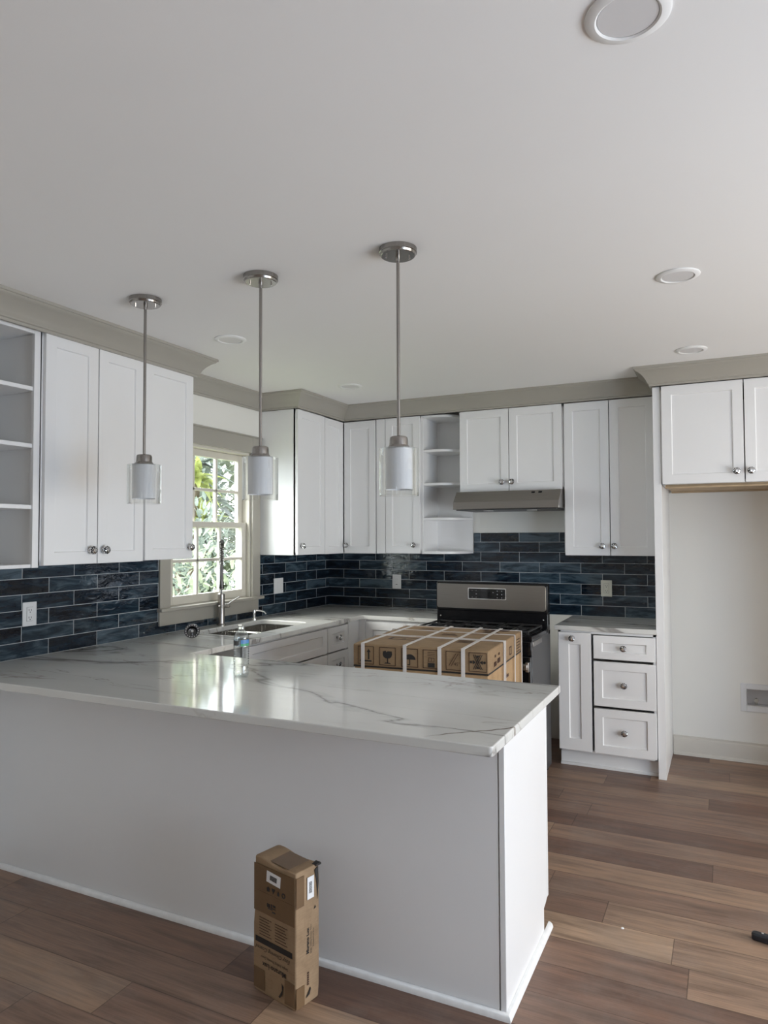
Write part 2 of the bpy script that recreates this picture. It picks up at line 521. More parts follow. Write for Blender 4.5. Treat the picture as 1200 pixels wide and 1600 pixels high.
class MB:
    """collects boxes, lathes, tubes and prisms; build() links them as one mesh"""

    def __init__(s):
        s.v, s.f, s.sm, s.mi = [], [], [], []

    def add(s, vs, fs, smooth=False, M=None, mi=0):
        b = len(s.v)
        for v in vs:
            v = Vector(v)
            s.v.append(M @ v if M else v)
        for f in fs:
            s.f.append([i + b for i in f])
            s.sm.append(smooth)
            s.mi.append(mi)
        return s

    def box(s, x0, x1, y0, y1, z0, z1, M=None, mi=0):
        vs = [(x0, y0, z0), (x1, y0, z0), (x1, y1, z0), (x0, y1, z0), (x0, y0, z1), (x1, y0, z1), (x1, y1, z1), (x0, y1, z1)]
        fs = [(0, 3, 2, 1), (4, 5, 6, 7), (0, 1, 5, 4), (1, 2, 6, 5), (2, 3, 7, 6), (3, 0, 4, 7)]
        return s.add(vs, fs, False, M, mi)

    def lathe(s, prof, n=32, M=None, smooth=True, closed=False, mi=0, phase=0.0):
        vs, fs = [], []
        for r, z in prof:
            for k in range(n):
                a = 2 * PI * k / n + phase
                vs.append((r * math.cos(a), r * math.sin(a), z))
        m = len(prof)
        for i in range(m if closed else m - 1):
            j = (i + 1) % m
            for k in range(n):
                k2 = (k + 1) % n
                fs.append((i * n + k, i * n + k2, j * n + k2, j * n + k))
        if not closed:
            if prof[0][0] > 1e-6:
                fs.append(tuple(range(n))[::-1])
            if prof[-1][0] > 1e-6:
                fs.append(tuple((m - 1) * n + k for k in range(n)))
        return s.add(vs, fs, smooth, M, mi)

    def cyl(s, r, z0, z1, n=24, M=None, mi=0):
        return s.lathe([(r, z0), (r, z1)], n, M, True, mi=mi)

    def tube(s, pts, r, n=10, M=None, mi=0, smooth=True):
        pts = [Vector(p) for p in pts]
        rs = r if isinstance(r, (list, tuple)) else [r] * len(pts)
        vs, fs = [], []
        t0 = (pts[1] - pts[0]).normalized()
        up = Vector((0, 0, 1)) if abs(t0.z) < 0.9 else Vector((1, 0, 0))
        u = t0.cross(up).normalized()
        for i, p in enumerate(pts):
            a = pts[max(0, i - 1)]
            b = pts[min(len(pts) - 1, i + 1)]
            t = (b - a).normalized()
            u = (u - t * u.dot(t)).normalized()
            w = t.cross(u)
            for k in range(n):
                an = 2 * PI * k / n
                vs.append(p + (u * math.cos(an) + w * math.sin(an)) * rs[i])
        for i in range(len(pts) - 1):
            for k in range(n):
                k2 = (k + 1) % n
                fs.append((i * n + k, i * n + k2, (i + 1) * n + k2, (i + 1) * n + k))
        fs.append(tuple(range(n))[::-1])
        fs.append(tuple((len(pts) - 1) * n + k for k in range(n)))
        return s.add(vs, fs, smooth, M, mi)

    def prism(s, poly, z0, z1, M=None, mi=0):
        n = len(poly)
        vs = [(x, y, z0) for x, y in poly] + [(x, y, z1) for x, y in poly]
        fs = [tuple(range(n))[::-1], tuple(range(n, 2 * n))]
        for k in range(n):
            fs.append((k, (k + 1) % n, n + (k + 1) % n, n + k))
        return s.add(vs, fs, False, M, mi)

    def tray(s, x0, x1, y0, y1, z0, z1, t, M=None, mi=0):
        """open-topped bowl with walls of thickness t"""
        o = [(x0, y0), (x1, y0), (x1, y1), (x0, y1)]
        i = [(x0 + t, y0 + t), (x1 - t, y0 + t), (x1 - t, y1 - t), (x0 + t, y1 - t)]
        vs = [(*p, z0) for p in o] + [(*p, z1) for p in o] + [(*p, z1) for p in i] + [(*p, z0 + t) for p in i]
        fs = [(0, 3, 2, 1), (12, 13, 14, 15)]
        for a, b in ((0, 4), (4, 8), (8, 12)):
            for k in range(4):
                fs.append((a + k, a + (k + 1) % 4, b + (k + 1) % 4, b + k))
        return s.add(vs, fs, False, M, mi)

    def mesh(s, name, mats):
        me = bpy.data.meshes.new(name)
        me.from_pydata([tuple(v) for v in s.v], [], s.f)
        for p, sm, mi in zip(me.polygons, s.sm, s.mi):
            p.use_smooth = sm
            p.material_index = mi
        bm = bmesh.new()
        bm.from_mesh(me)
        bmesh.ops.recalc_face_normals(bm, faces=bm.faces)
        bm.to_mesh(me)
        bm.free()
        me.set_sharp_from_angle(angle=math.radians(32))
        for m in (mats if isinstance(mats, (list, tuple)) else [mats]):
            me.materials.append(MAT[m])
        return me

    def build(s, name, mats, parent=None, bevel=0.0, seg=2, loc=None):
        me = s.mesh(name, mats)
        o = bpy.data.objects.new(name, me)
        COL.objects.link(o)
        if parent is not None:
            o.parent = parent
        if loc is not None:
            o.location = loc
        if bevel:
            md = o.modifiers.new('edge', 'BEVEL')
            md.width = bevel
            md.segments = seg
            md.limit_method = 'ANGLE'
            md.angle_limit = math.radians(40)
        return o


def thing(name, label, cat, loc=(0, 0, 0), rotz=0.0, group=None):
    o = bpy.data.objects.new(name, None)
    o.empty_display_size = 0.05
    COL.objects.link(o)
    o.location = loc
    o.rotation_euler = (0, 0, rotz)
    return tag(o, label, cat, group)


def tag(o, label, cat, group=None):
    o['label'] = label
    o['category'] = cat
    if group:
        o['group'] = group
    return o


def struct(o):
    o['kind'] = 'structure'
    return o


def rotx(a):
    return Matrix.Rotation(a, 4, 'X')


def roty(a):
    return Matrix.Rotation(a, 4, 'Y')


def rotz(a):
    return Matrix.Rotation(a, 4, 'Z')


def T(x, y, z):
    return Matrix.Translation((x, y, z))


def text_mb(body, size, M, mb=None, mi=0, shear=0.0, bold=0.0, align='CENTER'):
    cu = bpy.data.curves.new('lettering', 'FONT')
    cu.body = body
    cu.size = size
    cu.align_x = align
    cu.align_y = 'CENTER'
    cu.shear = shear
    cu.offset = bold
    cu.resolution_u = 2
    ob = bpy.data.objects.new('lettering', cu)
    COL.objects.link(ob)
    dg = bpy.context.evaluated_depsgraph_get()
    dg.update()
    me = bpy.data.meshes.new_from_object(ob.evaluated_get(dg))
    mb = mb or MB()
    mb.add([v.co for v in me.vertices], [list(p.vertices) for p in me.polygons], False, M, mi)
    bpy.data.objects.remove(ob)
    bpy.data.meshes.remove(me)
    return mb


# ------------------------------------------------------------------ room shell
CEIL = 2.54
X1, Y0 = 5.9, -8.8
BT = 0.915   # counter top height
fl = MB()
fl.add([(-0.1, Y0 - 0.1, 0), (X1 + 0.1, Y0 - 0.1, 0), (X1 + 0.1, 0.1, 0), (-0.1, 0.1, 0)], [(0, 1, 2, 3)])
struct(fl.build('floor', 'floor'))
struct(MB().box(-0.12, X1 + 0.12, Y0 - 0.12, 0.12, CEIL, CEIL + 0.1).build('ceiling', 'ceiling'))

WY0, WY1, WZ0, WZ1 = -1.955, -1.120, 1.065, 2.105    # kitchen window opening
wl = MB()
wl.box(-0.12, 0, Y0, -6.55, 0, CEIL)
wl.box(-0.12, 0, -5.75, WY0, 0, CEIL)
wl.box(-0.12, 0, -6.55, -5.75, 0, 0.25)
wl.box(-0.12, 0, -6.55, -5.75, 1.85, CEIL)
wl.box(-0.12, 0, WY1, 0.12, 0, CEIL)
wl.box(-0.12, 0, WY0, WY1, 0, WZ0)
wl.box(-0.12, 0, WY0, WY1, WZ1, CEIL)
struct(wl.build('wall_left', 'wall'))
wb = MB()
# the wall box behind the fridge place is let into the wall, so leave a hole for it
BX0, BX1, BZ0, BZ1 = 3.199, 3.335, 0.367, 0.480
wb.box(-0.12, BX0, 0, 0.12, 0, CEIL)
wb.box(BX1, X1 + 0.12, 0, 0.12, 0, CEIL)
wb.box(BX0, BX1, 0, 0.12, 0, BZ0)
wb.box(BX0, BX1, 0, 0.12, BZ1, CEIL)
struct(wb.build('wall_back', 'wall'))
PY0, PY1, PZ1 = -5.05, -1.55, 2.2
wr = MB()
wr.box(X1, X1 + 0.12, Y0, PY0, 0, CEIL)
wr.box(X1, X1 + 0.12, PY1, 0, 0, CEIL)
wr.box(X1, X1 + 0.12, PY0, PY1, PZ1, CEIL)
struct(wr.build('wall_right', 'wall'))
wf = MB()
wf.box(-0.12, 2.8, Y0 - 0.12, Y0, 0, CEIL)
wf.box(4.2, X1 + 0.12, Y0 - 0.12, Y0, 0, CEIL)
wf.box(2.8, 4.2, Y0 - 0.12, Y0, 0, 0.95)
wf.box(2.8, 4.2, Y0 - 0.12, Y0, 2.15, CEIL)
struct(wf.build('wall_front', 'wall'))
struct(MB().box(3.675, 3.80, -0.72, 0, 0, CEIL).build('wall_alcove', 'wall'))


def opening_frame(mb, axis, at, a0, a1, z0, z1, w=0.09, d=0.05, bars=1):
    """casing and bars of an opening that lies across the given axis"""
    def bx(p0, p1, q0, q1):
        if axis == 'x':
            mb.box(at - d / 2, at + d / 2, p0, p1, q0, q1)
        else:
            mb.box(p0, p1, at - d / 2, at + d / 2, q0, q1)
    bx(a0, a0 + w, z0, z1)
    bx(a1 - w, a1, z0, z1)
    bx(a0, a1, z1 - w, z1)
    bx(a0, a1, z0, z0 + w)
    for k in range(bars):
        c = a0 + (a1 - a0) * (k + 1) / (bars + 1)
        bx(c - w / 2, c + w / 2, z0, z1)


pd = MB()
opening_frame(pd, 'x', X1 + 0.06, PY0, PY1, 0.0, PZ1, 0.09, 0.08, 2)
struct(pd.build('door_1', 'sash'))
rw = MB()
opening_frame(rw, 'y', Y0 - 0.06, 2.8, 4.2, 0.95, 2.15, 0.06, 0.08, 1)
struct(rw.build('window_2', 'sash'))

lw_ = MB()
opening_frame(lw_, 'x', -0.06, -6.55, -5.75, 0.25, 1.85, 0.05, 0.08, 0)
struct(lw_.build('window_3', 'sash'))
# unseen walls and roof added outside the dining-room window to block the sun
struct(MB().box(-1.5, -1.4, -8.2, -4.3, -0.4, 3.2).build('wall_sunblock', 'sunblock'))
struct(MB().box(-1.5, -0.13, -8.2, -4.3, 2.7, 2.8).build('roof_sunblock', 'sunblock'))
struct(MB().box(-1.4, -0.13, -8.2, -8.1, -0.4, 2.7).build('wall_sunblock_end', 'sunblock'))
struct(MB().box(-1.4, -0.13, -4.4, -4.3, -0.4, 2.7).build('wall_sunblock_near', 'sunblock'))

# crown moulding swept along the cabinet tops and the bare walls
CZ = 2.426
prof = [(0.0, CZ), (0.013, CZ), (0.013, CZ + 0.012), (0.020, CZ + 0.016), (0.023, CZ + 0.024)]
for k in range(9):
    a = k / 8
    prof.append((0.027 + 0.058 * (a ** 1.35), CZ + 0.028 + 0.062 * (1 - (1 - a) ** 1.25)))
prof += [(0.089, CZ + 0.094), (0.092, CZ + 0.100), (0.098, CZ + 0.101), (0.098, CEIL), (0.0, CEIL)]


def sweep_crown(name, path, mat='greige'):
    mb = MB()
    n = len(path)
    vs, fs = [], []
    for i, p in enumerate(path):
        p = Vector(p)
        dirs = []
        if i > 0:
            dirs.append((p - Vector(path[i - 1])).normalized())
        if i < n - 1:
            dirs.append((Vector(path[i + 1]) - p).normalized())
        nrm = [Vector((d.y, -d.x)) for d in dirs]
        if len(nrm) == 2:
            b = nrm[0] + nrm[1]
            off = b / (b.dot(nrm[0]))
        else:
            off = nrm[0]
        for o_, z in prof:
            vs.append((p.x + off.x * o_, p.y + off.y * o_, z))
    m = len(prof)
    for i in range(n - 1):
        for k in range(m):
            k2 = (k + 1) % m
            fs.append((i * m + k, i * m + k2, (i + 1) * m + k2, (i + 1) * m + k))
    fs.append(tuple(range(m)))
    fs.append(tuple((n - 1) * m + k for k in range(m)))
    mb.add(vs, fs)
    return struct(mb.build(name, mat))


FX = 0.332   # plane of the wall-cabinet doors
sweep_crown('trim_1', [(FX, -3.75), (FX, -2.112), (0.001, -2.112), (0.001, -1.012), (FX, -1.012), (FX, -FX),
                       (2.694, -FX), (2.694, -0.635), (3.67, -0.635)])

# baseboard in the fridge place, with its shoe moulding
bb = MB()
bb.add([(2.745, y, z) for y, z in ((0, 0), (-0.030, 0), (-0.028, 0.012), (-0.016, 0.02), (-0.016, 0.095), (-0.013, 0.108), (-0.006, 0.114), (-0.006, 0.128), (0, 0.128))] +
       [(3.675, y, z) for y, z in ((0, 0), (-0.030, 0), (-0.028, 0.012), (-0.016, 0.02), (-0.016, 0.095), (-0.013, 0.108), (-0.006, 0.114), (-0.006, 0.128), (0, 0.128))],
       [tuple(range(9)), tuple(range(9, 18))] + [(k, (k + 1) % 9, 9 + (k + 1) % 9, 9 + k) for k in range(9)])
struct(bb.build('baseboard_back', 'base_trim'))

# backsplash tile on both walls


def tiled(name, rects, origin, du, uoff, normal, th=0.008):
    """rects in (u0, u1, v0, v1) metres along the wall and above the counter"""
    bm = bmesh.new()
    uvl = bm.loops.layers.uv.new('UVMap')
    O, D, Nn, Z = Vector(origin), Vector(du), Vector(normal), Vector((0, 0, 1))
    for (a, b_, c, d) in rects:
        for depth, quad in ((th, ((a, c), (b_, c), (b_, d), (a, d))),):
            vs = [bm.verts.new(O + D * u + Z * v + Nn * depth) for u, v in quad]
            f = bm.faces.new(vs)
            for l, (u, v) in zip(f.loops, quad):
                l[uvl].uv = (u + uoff, v)
        # edges
        base = [(a, c), (b_, c), (b_, d), (a, d)]
        for i in range(4):
            p, q = base[i], base[(i + 1) % 4]
            vs = [bm.verts.new(O + D * p[0] + Z * p[1]), bm.verts.new(O + D * q[0] + Z * q[1]),
                  bm.verts.new(O + D * q[0] + Z * q[1] + Nn * th), bm.verts.new(O + D * p[0] + Z * p[1] + Nn * th)]
            f = bm.faces.new(vs)
            for l in f.loops:
                l[uvl].uv = (0.001 + uoff, 0.001)
    bmesh.ops.recalc_face_normals(bm, faces=bm.faces)
    me = bpy.data.meshes.new(name)
    bm.to_mesh(me)
    bm.free()
    me.materials.append(MAT['tile'])
    o = bpy.data.objects.new(name, me)
    COL.objects.link(o)
    return struct(o)


TT = 1.372 - BT
tiled('trim_2', [(0.0, 1.318, 0, TT), (1.318, 2.083, 0, 1.5235 - BT), (2.083, 2.694, 0, TT)], (0, 0, BT), (1, 0, 0), 0.1525, (0, -1, 0))
# left wall: u runs away from the corner; joints of the first row lie at 0.0668 + 0.305 k
tiled('trim_3', [(0.008, 1.030, 0, TT), (1.030, 2.046, 0, 0.055), (2.046, 3.46, 0, TT)], (0, 0, BT), (0, -1, 0), 0.1525 - 0.0668 + 0.305, (1, 0, 0))

# ------------------------------------------------------------------ the kitchen window
win = struct(thing('window_1', 'greige cased sash window of twelve panes over the sink', 'window', (0, 0, 0)))
cs = MB()
CT = 0.022
cs.box(0, CT, -2.046, WY0, 1.052, 2.225)
cs.box(0, CT, WY1, -1.030, 1.052, 2.225)
cs.box(0, CT, WY0, WY1, WZ1, 2.225)
cs.box(0, 0.034, -2.058, -1.018, 2.218, 2.228)
cs.build('casing', 'greige', win, 0.002)
MB().box(-0.02, 0.048, -2.058, -1.012, 1.048, 1.068).build('stool', 'greige', win, 0.004)
MB().box(0, 0.02, -2.046, -1.050, 0.962, 1.048).build('apron', 'greige', win, 0.002)
jb = MB()
jb.box(-0.12, 0, WY0, WY0 + 0.018, WZ0, WZ1)
jb.box(-0.12, 0, WY1 - 0.018, WY1, WZ0, WZ1)
jb.box(-0.12, 0, WY0, WY1, WZ1 - 0.018, WZ1)
jb.box(-0.12, -0.02, WY0, WY1, WZ0 - 0.02, WZ0 + 0.006)
jb.build('jamb', 'sash', win, 0.002)


def sash(name, x, z0, z1, bot, top, mat):
    y0, y1 = WY0 + 0.02, WY1 - 0.02
    sw = 0.048
    d = 0.016
    mb = MB()
    mb.box(x - d, x + d, y0, y0 + sw, z0, z1)
    mb.box(x - d, x + d, y1 - sw, y1, z0, z1)
    mb.box(x - d, x + d, y0 + sw, y1 - sw, z0, z0 + bot)
    mb.box(x - d, x + d, y0 + sw, y1 - sw, z1 - top, z1)
    gy0, gy1, gz0, gz1 = y0 + sw, y1 - sw, z0 + bot, z1 - top
    for k in (1, 2):
        c = gy0 + (gy1 - gy0) * k / 3
        mb.box(x - 0.012, x + 0.012, c - 0.010, c + 0.010, gz0, gz1)
    c = (gz0 + gz1) / 2
    mb.box(x - 0.012, x + 0.012, gy0, gy1, c - 0.010, c + 0.010)
    s = mb.build(name, mat, win, 0.003)
    g = MB()
    g.add([(x, gy0, gz0), (x, gy1, gz0), (x, gy1, gz1), (x, gy0, gz1)], [(0, 1, 2, 3)])
    g.build('pane', 'glass', s)
    return s


sash('lower_sash', -0.040, 1.072, 1.602, 0.055, 0.036, 'sash')
sash('upper_sash', -0.076, 1.560, 2.086, 0.036, 0.045, 'sash')

# ------------------------------------------------------------------ cabinets


def shaker(x0, x1, z0, z1, yf, th=0.019, st=0.057, rec=0.009, rail=None):
    """a framed door with a sunk centre panel; front face at yf, facing -y"""
    mb = MB()
    rail = st if rail is None else rail
    a, b, c, d = x0 + st, x1 - st, z0 + rail, z1 - rail
    e = 0.003
    o = [(x0, z0), (x1, z0), (x1, z1), (x0, z1)]
    i1 = [(a, c), (b, c), (b, d), (a, d)]
    i2 = [(a + e, c + e), (b - e, c + e), (b - e, d - e), (a + e, d - e)]
    vs = [(x, yf + th, z) for x, z in o] + [(x, yf, z) for x, z in o] + [(x, yf, z) for x, z in i1] + [(x, yf + rec, z) for x, z in i2]
    fs = [(0, 1, 2, 3), (12, 13, 14, 15)]
    for p, q in ((0, 4), (4, 8), (8, 12)):
        for k in range(4):
            fs.append((p + k, p + (k + 1) % 4, q + (k + 1) % 4, q + k))
    return mb.add(vs, fs)


KNOB_ME = None


def knob(parent, x, z, yf):
    """faceted chrome knob standing off a door, axis along -y"""
    global KNOB_ME
    if KNOB_ME is None:
        mb = MB()
        K = rotx(PI / 2)
        mb.lathe([(0.0, 0.0), (0.010, 0.0), (0.010, 0.002), (0.0055, 0.005), (0.0050, 0.014)], 16, K, True)
        mb.lathe([(0.0075, 0.013), (0.0165, 0.018)], 10, K, False, mi=1)
        mb.lathe([(0.0165, 0.018), (0.0190, 0.024)], 10, K, False, phase=0.0)
        ring = [(0.0190, 0.024, 0.0), (0.0150, 0.031, 0.314), (0.0080, 0.0345, 0.0)]
        vs, fs, mis = [], [], []
        for rr, zz, ph in ring:
            for k in range(10):
                a = 2 * PI * k / 10 + ph
                vs.append((rr * math.cos(a), rr * math.sin(a), zz))
        vs.append((0, 0, 0.0355))
        tri0, tri1 = [], []
        for i in range(2):
            for k in range(10):
                k2 = (k + 1) % 10
                a, b_ = i * 10 + k, i * 10 + k2
                c, d = (i + 1) * 10 + k, (i + 1) * 10 + k2
                if i == 0:
                    tri0.append((a, b_, c))
                    tri1.append((b_, d, c))
                else:
                    tri0.append((a, b_, d))
                    tri1.append((a, d, c))
        cap = [(20 + k, 20 + (k + 1) % 10, 30) for k in range(10)]
        mb.add(vs, tri0 + cap, False, K, 0)
        mb.add(vs, tri1, False, K, 1)
        KNOB_ME = mb.mesh('knob', ['chrome', 'darkchrome'])
    o = bpy.data.objects.new('knob', KNOB_ME)
    COL.objects.link(o)
    o.parent = parent
    o.location = (x, yf, z)
    o.rotation_euler = (0, rnd.uniform(0, 6), 0)
    o.scale = (1.12, 1.12, 1.12)
    return o


def carcass(mb, x0, x1, z0, z1, d, t=0.016, top=True, back=True):
    """panel-built box, open in front; back at y=0, front at y=-d"""
    mb.box(x0, x0 + t, -d, 0, z0, z1)
    mb.box(x1 - t, x1, -d, 0, z0, z1)
    mb.box(x0 + t, x1 - t, -d, 0, z0, z0 + t)
    if top:
        mb.box(x0 + t, x1 - t, -d, 0, z1 - t, z1)
    if back:
        mb.box(x0 + t, x1 - t, -0.008, 0, z0 + t, z1 - (t if top else 0))
    return mb


def front(mb, x0, x1, z0, z1, y, w=0.02):
    """a face frame around the open front"""
    mb.box(x0, x0 + w, y, y + 0.018, z0, z1)
    mb.box(x1 - w, x1, y, y + 0.018, z0, z1)
    mb.box(x0, x1, y, y + 0.018, z1 - w, z1)
    mb.box(x0, x1, y, y + 0.018, z0, z0 + w)
    return mb


WG = 'white shaker wall cabinets'
BG = 'white shaker base cabinets'
GAP = 0.003


def wall_cabinet(label, loc, rz, w, z0, z1, doors, d=0.310, group=WG, yf=None):
    """doors: (x0, x1, knob_x or None); local x along the wall, front at -y"""
    t = thing('wall_cabinet', label, 'cabinet', loc, rz, group)
    mb = carcass(MB(), 0, w, z0, z1, d)
    front(mb, 0, w, z0, z1, -d - 0.0017)
    mb.build('carcass', 'cabinet', t, 0.001, 1)
    yf = -d - 0.021
    for x0, x1, kx in doors:
        dr = shaker(x0, x1, z0 + 0.002, z1 - 0.003, yf).build('door', 'cabinet', t, 0.0012, 1)
        if kx is not None:
            knob(dr, kx, z0 + 0.066, yf)
    return t


HALF = PI / 2
# along the window wall: local x is world y there
wall_cabinet('white two-door wall cabinet between the open shelves and the window wall cabinet', (0.002, -3.110, 0), HALF, 0.612, 1.372, 2.436,
             [(0.006, 0.305, 0.262), (0.310, 0.607, 0.342)])
wall_cabinet('white single-door wall cabinet whose door edge meets the window', (0.002, -2.497, 0), HALF, 0.382, 1.376, 2.440,
             [(0.008, 0.378, 0.343)])
wall_cabinet('white wall cabinet with a bare side panel beside the window, single door', (0.002, -1.010, 0), HALF, 0.385, 1.366, 2.424,
             [(0.0015, 0.380, 0.040)])
# corner cabinet with two doors that fold about the inner corner
cc = thing('corner_wall_cabinet', 'white corner wall cabinet with two doors meeting at the inner corner', 'cabinet', (0, 0, 0), 0, WG)
mb = MB()
z0, z1 = 1.364, 2.424
mb.prism([(0.002, -0.623), (0.31, -0.623), (0.31, -0.31), (0.623, -0.31), (0.623, -0.010), (0.002, -0.010)], z0, z0 + 0.016)
mb.prism([(0.002, -0.623), (0.31, -0.623), (0.31, -0.31), (0.623, -0.31), (0.623, -0.010), (0.002, -0.010)], z1 - 0.016, z1)
mb.box(0.002, 0.31, -0.623, -0.607, z0, z1)
mb.box(0.607, 0.623, -0.31, -0.010, z0, z1)
mb.box(0.002, 0.010, -0.607, -0.010, z0, z1)
mb.box(0.010, 0.607, -0.018, -0.010, z0, z1)
mb.build('carcass', 'cabinet', cc, 0.001, 1)
d1 = MB()
shk = shaker(-0.620, -0.338, z0 + 0.002, z1 - 0.006, -FX + 0.001, th=0.019)
d1.add(shk.v, shk.f, False, rotz(HALF))
d1.build('door', 'cabinet', cc, 0.0012, 1)
d2 = shaker(0.336, 0.618, z0 + 0.002, z1 - 0.006, -FX + 0.001).build('door', 'cabinet', cc, 0.0012, 1)
knob(d2, 0.366, z0 + 0.066, -FX + 0.001)
wall_cabinet('white wall cabinet with a filler strip and one narrow door next to rounded shelves', (0.625, -0.010, 0), 0, 0.375, 1.366, 2.424,
             [(0.082, 0.371, 0.326)], d=0.302)
o = MB().box(0.002, 0.078, -0.321, -0.303, 1.366, 2.420).build('filler', 'cabinet', bpy.data.objects['wall_cabinet.003'], 0.001, 1)
wall_cabinet('short white two-door wall cabinet above the range hood', (1.317, -0.002, 0), 0, 0.764, 1.822, 2.426,
             [(0.004, 0.375, 0.329), (0.380, 0.756, 0.404)])
wall_cabinet('tall white two-door wall cabinet between the range hood and the fridge panel', (2.083, -0.010, 0), 0, 0.606, 1.362, 2.424,
             [(0.008, 0.306, 0.258), (0.311, 0.600, 0.337)], d=0.302)
fc = wall_cabinet('deep white two-door cabinet above the empty fridge place', (2.742, -0.002, 0), 0, 0.924, 1.812, 2.426,
                  [(0.006, 0.458, 0.417), (0.464, 0.918, 0.494)], d=0.606)
MB().box(0.02, 0.90, -0.585, -0.010, 1.800, 1.8118).build('underside', 'rawwood', fc)
for ya, yb in ((-0.045, -0.006), (-0.600, -0.565)):
    MB().box(0.02, 0.90, ya, yb, 1.790, 1.800).build('cleat', 'rawwood', fc)

# open shelf at the left end
os_ = thing('open_shelf_unit', 'white open wall shelf unit with four compartments on the blue tiled wall', 'shelf', (0.002, -3.415, 0), HALF)
mb = carcass(MB(), 0, 0.304, 1.364, 2.440, 0.296, back=False)
front(mb, 0, 0.304, 1.364, 2.440, -0.300, 0.0)
mb.box(0, 0.032, -0.305, -0.287, 1.364, 2.440)
mb.box(0.272, 0.304, -0.305, -0.287, 1.364, 2.440)
mb.box(0.032, 0.272, -0.305, -0.287, 2.418, 2.440)
mb.build('frame', 'cabinet', os_, 0.001, 1)
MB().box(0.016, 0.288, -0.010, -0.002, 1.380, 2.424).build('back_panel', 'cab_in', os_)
for z in (1.627, 1.902, 2.160):
    MB().box(0.0165, 0.2875, -0.295, -0.0105, z, z + 0.019).build('shelf', 'cabinet', os_, 0.0015, 1)

# rounded end shelves beside the hood
rs = thing('end_shelf_unit', 'white open end shelf unit with rounded shelves beside the range hood', 'shelf', (1.001, -0.010, 0), 0)


def round_shelf(w, d, r):
    p = [(0.0, 0.0), (0.0, -d)]
    for k in range(13):
        a = HALF * k / 12
        p.append((w - r + r * math.sin(a), -d + (r * 1.25) * (1 - math.cos(a))))
    p.append((w, 0.0))
    return p


mb = MB()
mb.box(0.0, 0.018, -0.302, 0, 1.364, 2.424)
mb.build('side_panel', 'cabinet', rs, 0.001, 1)
MB().box(0.018, 0.312, -0.010, 0, 1.364, 2.424).build('back_panel', 'cabinet', rs)
for i, z in enumerate((1.364, 1.621, 1.885, 2.141, 2.405)):
    sh = MB()
    pts = [(0.0185 + x, y - 0.0105) for x, y in round_shelf(0.293, 0.290, 0.20)]
    sh.prism(pts, z, z + 0.019)
    sh.build('shelf', 'cabinet', rs, 0.0015, 1)

# fridge end panel
MBp = MB().box(2.695, 2.741, -0.612, -0.001, 0.0, 2.425)
tag(MBp.build('fridge_panel', 'cabinet', None, 0.0015, 1), 'tall white end panel standing between the drawer cabinet and the empty fridge place', 'panel')

# base cabinets -----------------------------------------------------


def base_cabinet(name, label, loc, rz, w, fronts, d=0.585, toe=0.106, top=0.884, topless=False, toekick=True, cat='cabinet'):
    """fronts: (kind, x0, x1, z0, z1, (kx, kz) or None)"""
    t = thing(name, label, cat, loc, rz, BG)
    mb = carcass(MB(), 0, w, toe, top, d, top=not topless)
    front(mb, 0, w, toe, top, -d - 0.0005, 0.018)
    mb.build('carcass', 'cabinet', t, 0.001, 1)
    if toekick:
        tk = MB().box(0, w, -d + 0.055, -d + 0.073, 0, toe)
        tk.box(0, w, -d + 0.043, -d + 0.055, 0, 0.020)
        tk.build('toe_kick', 'cabinet', t, 0.002, 1)
    yf = -d - 0.0215
    for kind, x0, x1, zz0, zz1, k in fronts:
        st = 0.052 if kind == 'drawer' else 0.057
        f = shaker(x0, x1, zz0, zz1, yf, st=st, rail=0.046 if (zz1 - zz0) < 0.2 else st).build(kind, 'cabinet', t, 0.0012, 1)
        if k:
            kk = knob(f, k[0], k[1], yf + (0.009 if k[2] else 0.0))
    return t


dc = base_cabinet('drawer_cabinet', 'white base cabinet with a narrow pull-out door and three drawers beside the range', (2.090, -0.020, 0), 0, 0.603,
                  [('drawer', 0.228, 0.599, 0.714, 0.862, (0.412, 0.788, True)), ('drawer', 0.228, 0.599, 0.416, 0.698, (0.412, 0.557, True)),
                   ('drawer', 0.228, 0.599, 0.118, 0.400, (0.412, 0.262, True))])
dd = shaker(0.006, 0.213, 0.118, 0.872, -0.6065, st=0.066, rail=0.075).build('door', 'cabinet', dc, 0.0012, 1)
knob(dd, 0.097, 0.836, -0.6065)
# run along the window wall (local x is world y)
base_cabinet('sink_cabinet', 'white sink base cabinet with a wide false drawer front under the window', (0.020, -2.010, 0), HALF, 0.918,
             [('drawer_front', 0.008, 0.915, 0.700, 0.868, None), ('door', 0.008, 0.458, 0.118, 0.690, (0.42, 0.63, False)), ('door', 0.463, 0.915, 0.118, 0.690, (0.50, 0.63, False))], topless=True)
base_cabinet('drawer_cabinet', 'narrow white drawer base cabinet in the run between sink and inner corner', (0.020, -1.090, 0), HALF, 0.300,
             [('drawer', 0.006, 0.292, 0.700, 0.868, (0.146, 0.790, True)), ('drawer', 0.006, 0.292, 0.418, 0.690, (0.146, 0.60, True)), ('drawer', 0.006, 0.292, 0.118, 0.408, (0.146, 0.27, True))])
ccb = base_cabinet('corner_base_cabinet', 'white corner base cabinet with one door, behind the large carton', (0.020, -0.020, 0), 0, 1.285,
                   [('door', 0.660, 0.985, 0.118, 0.868, (0.945, 0.80, False)), ('door', 0.989, 1.281, 0.118, 0.868, (1.03, 0.80, False))])
MB().box(0.585, 0.603, -0.768, -0.606, 0.106, 0.884).build('filler', 'cabinet', ccb, 0.001, 1)
MB().box(0.603, 0.656, -0.606, -0.588, 0.106, 0.884).build('filler', 'cabinet', ccb, 0.001, 1)

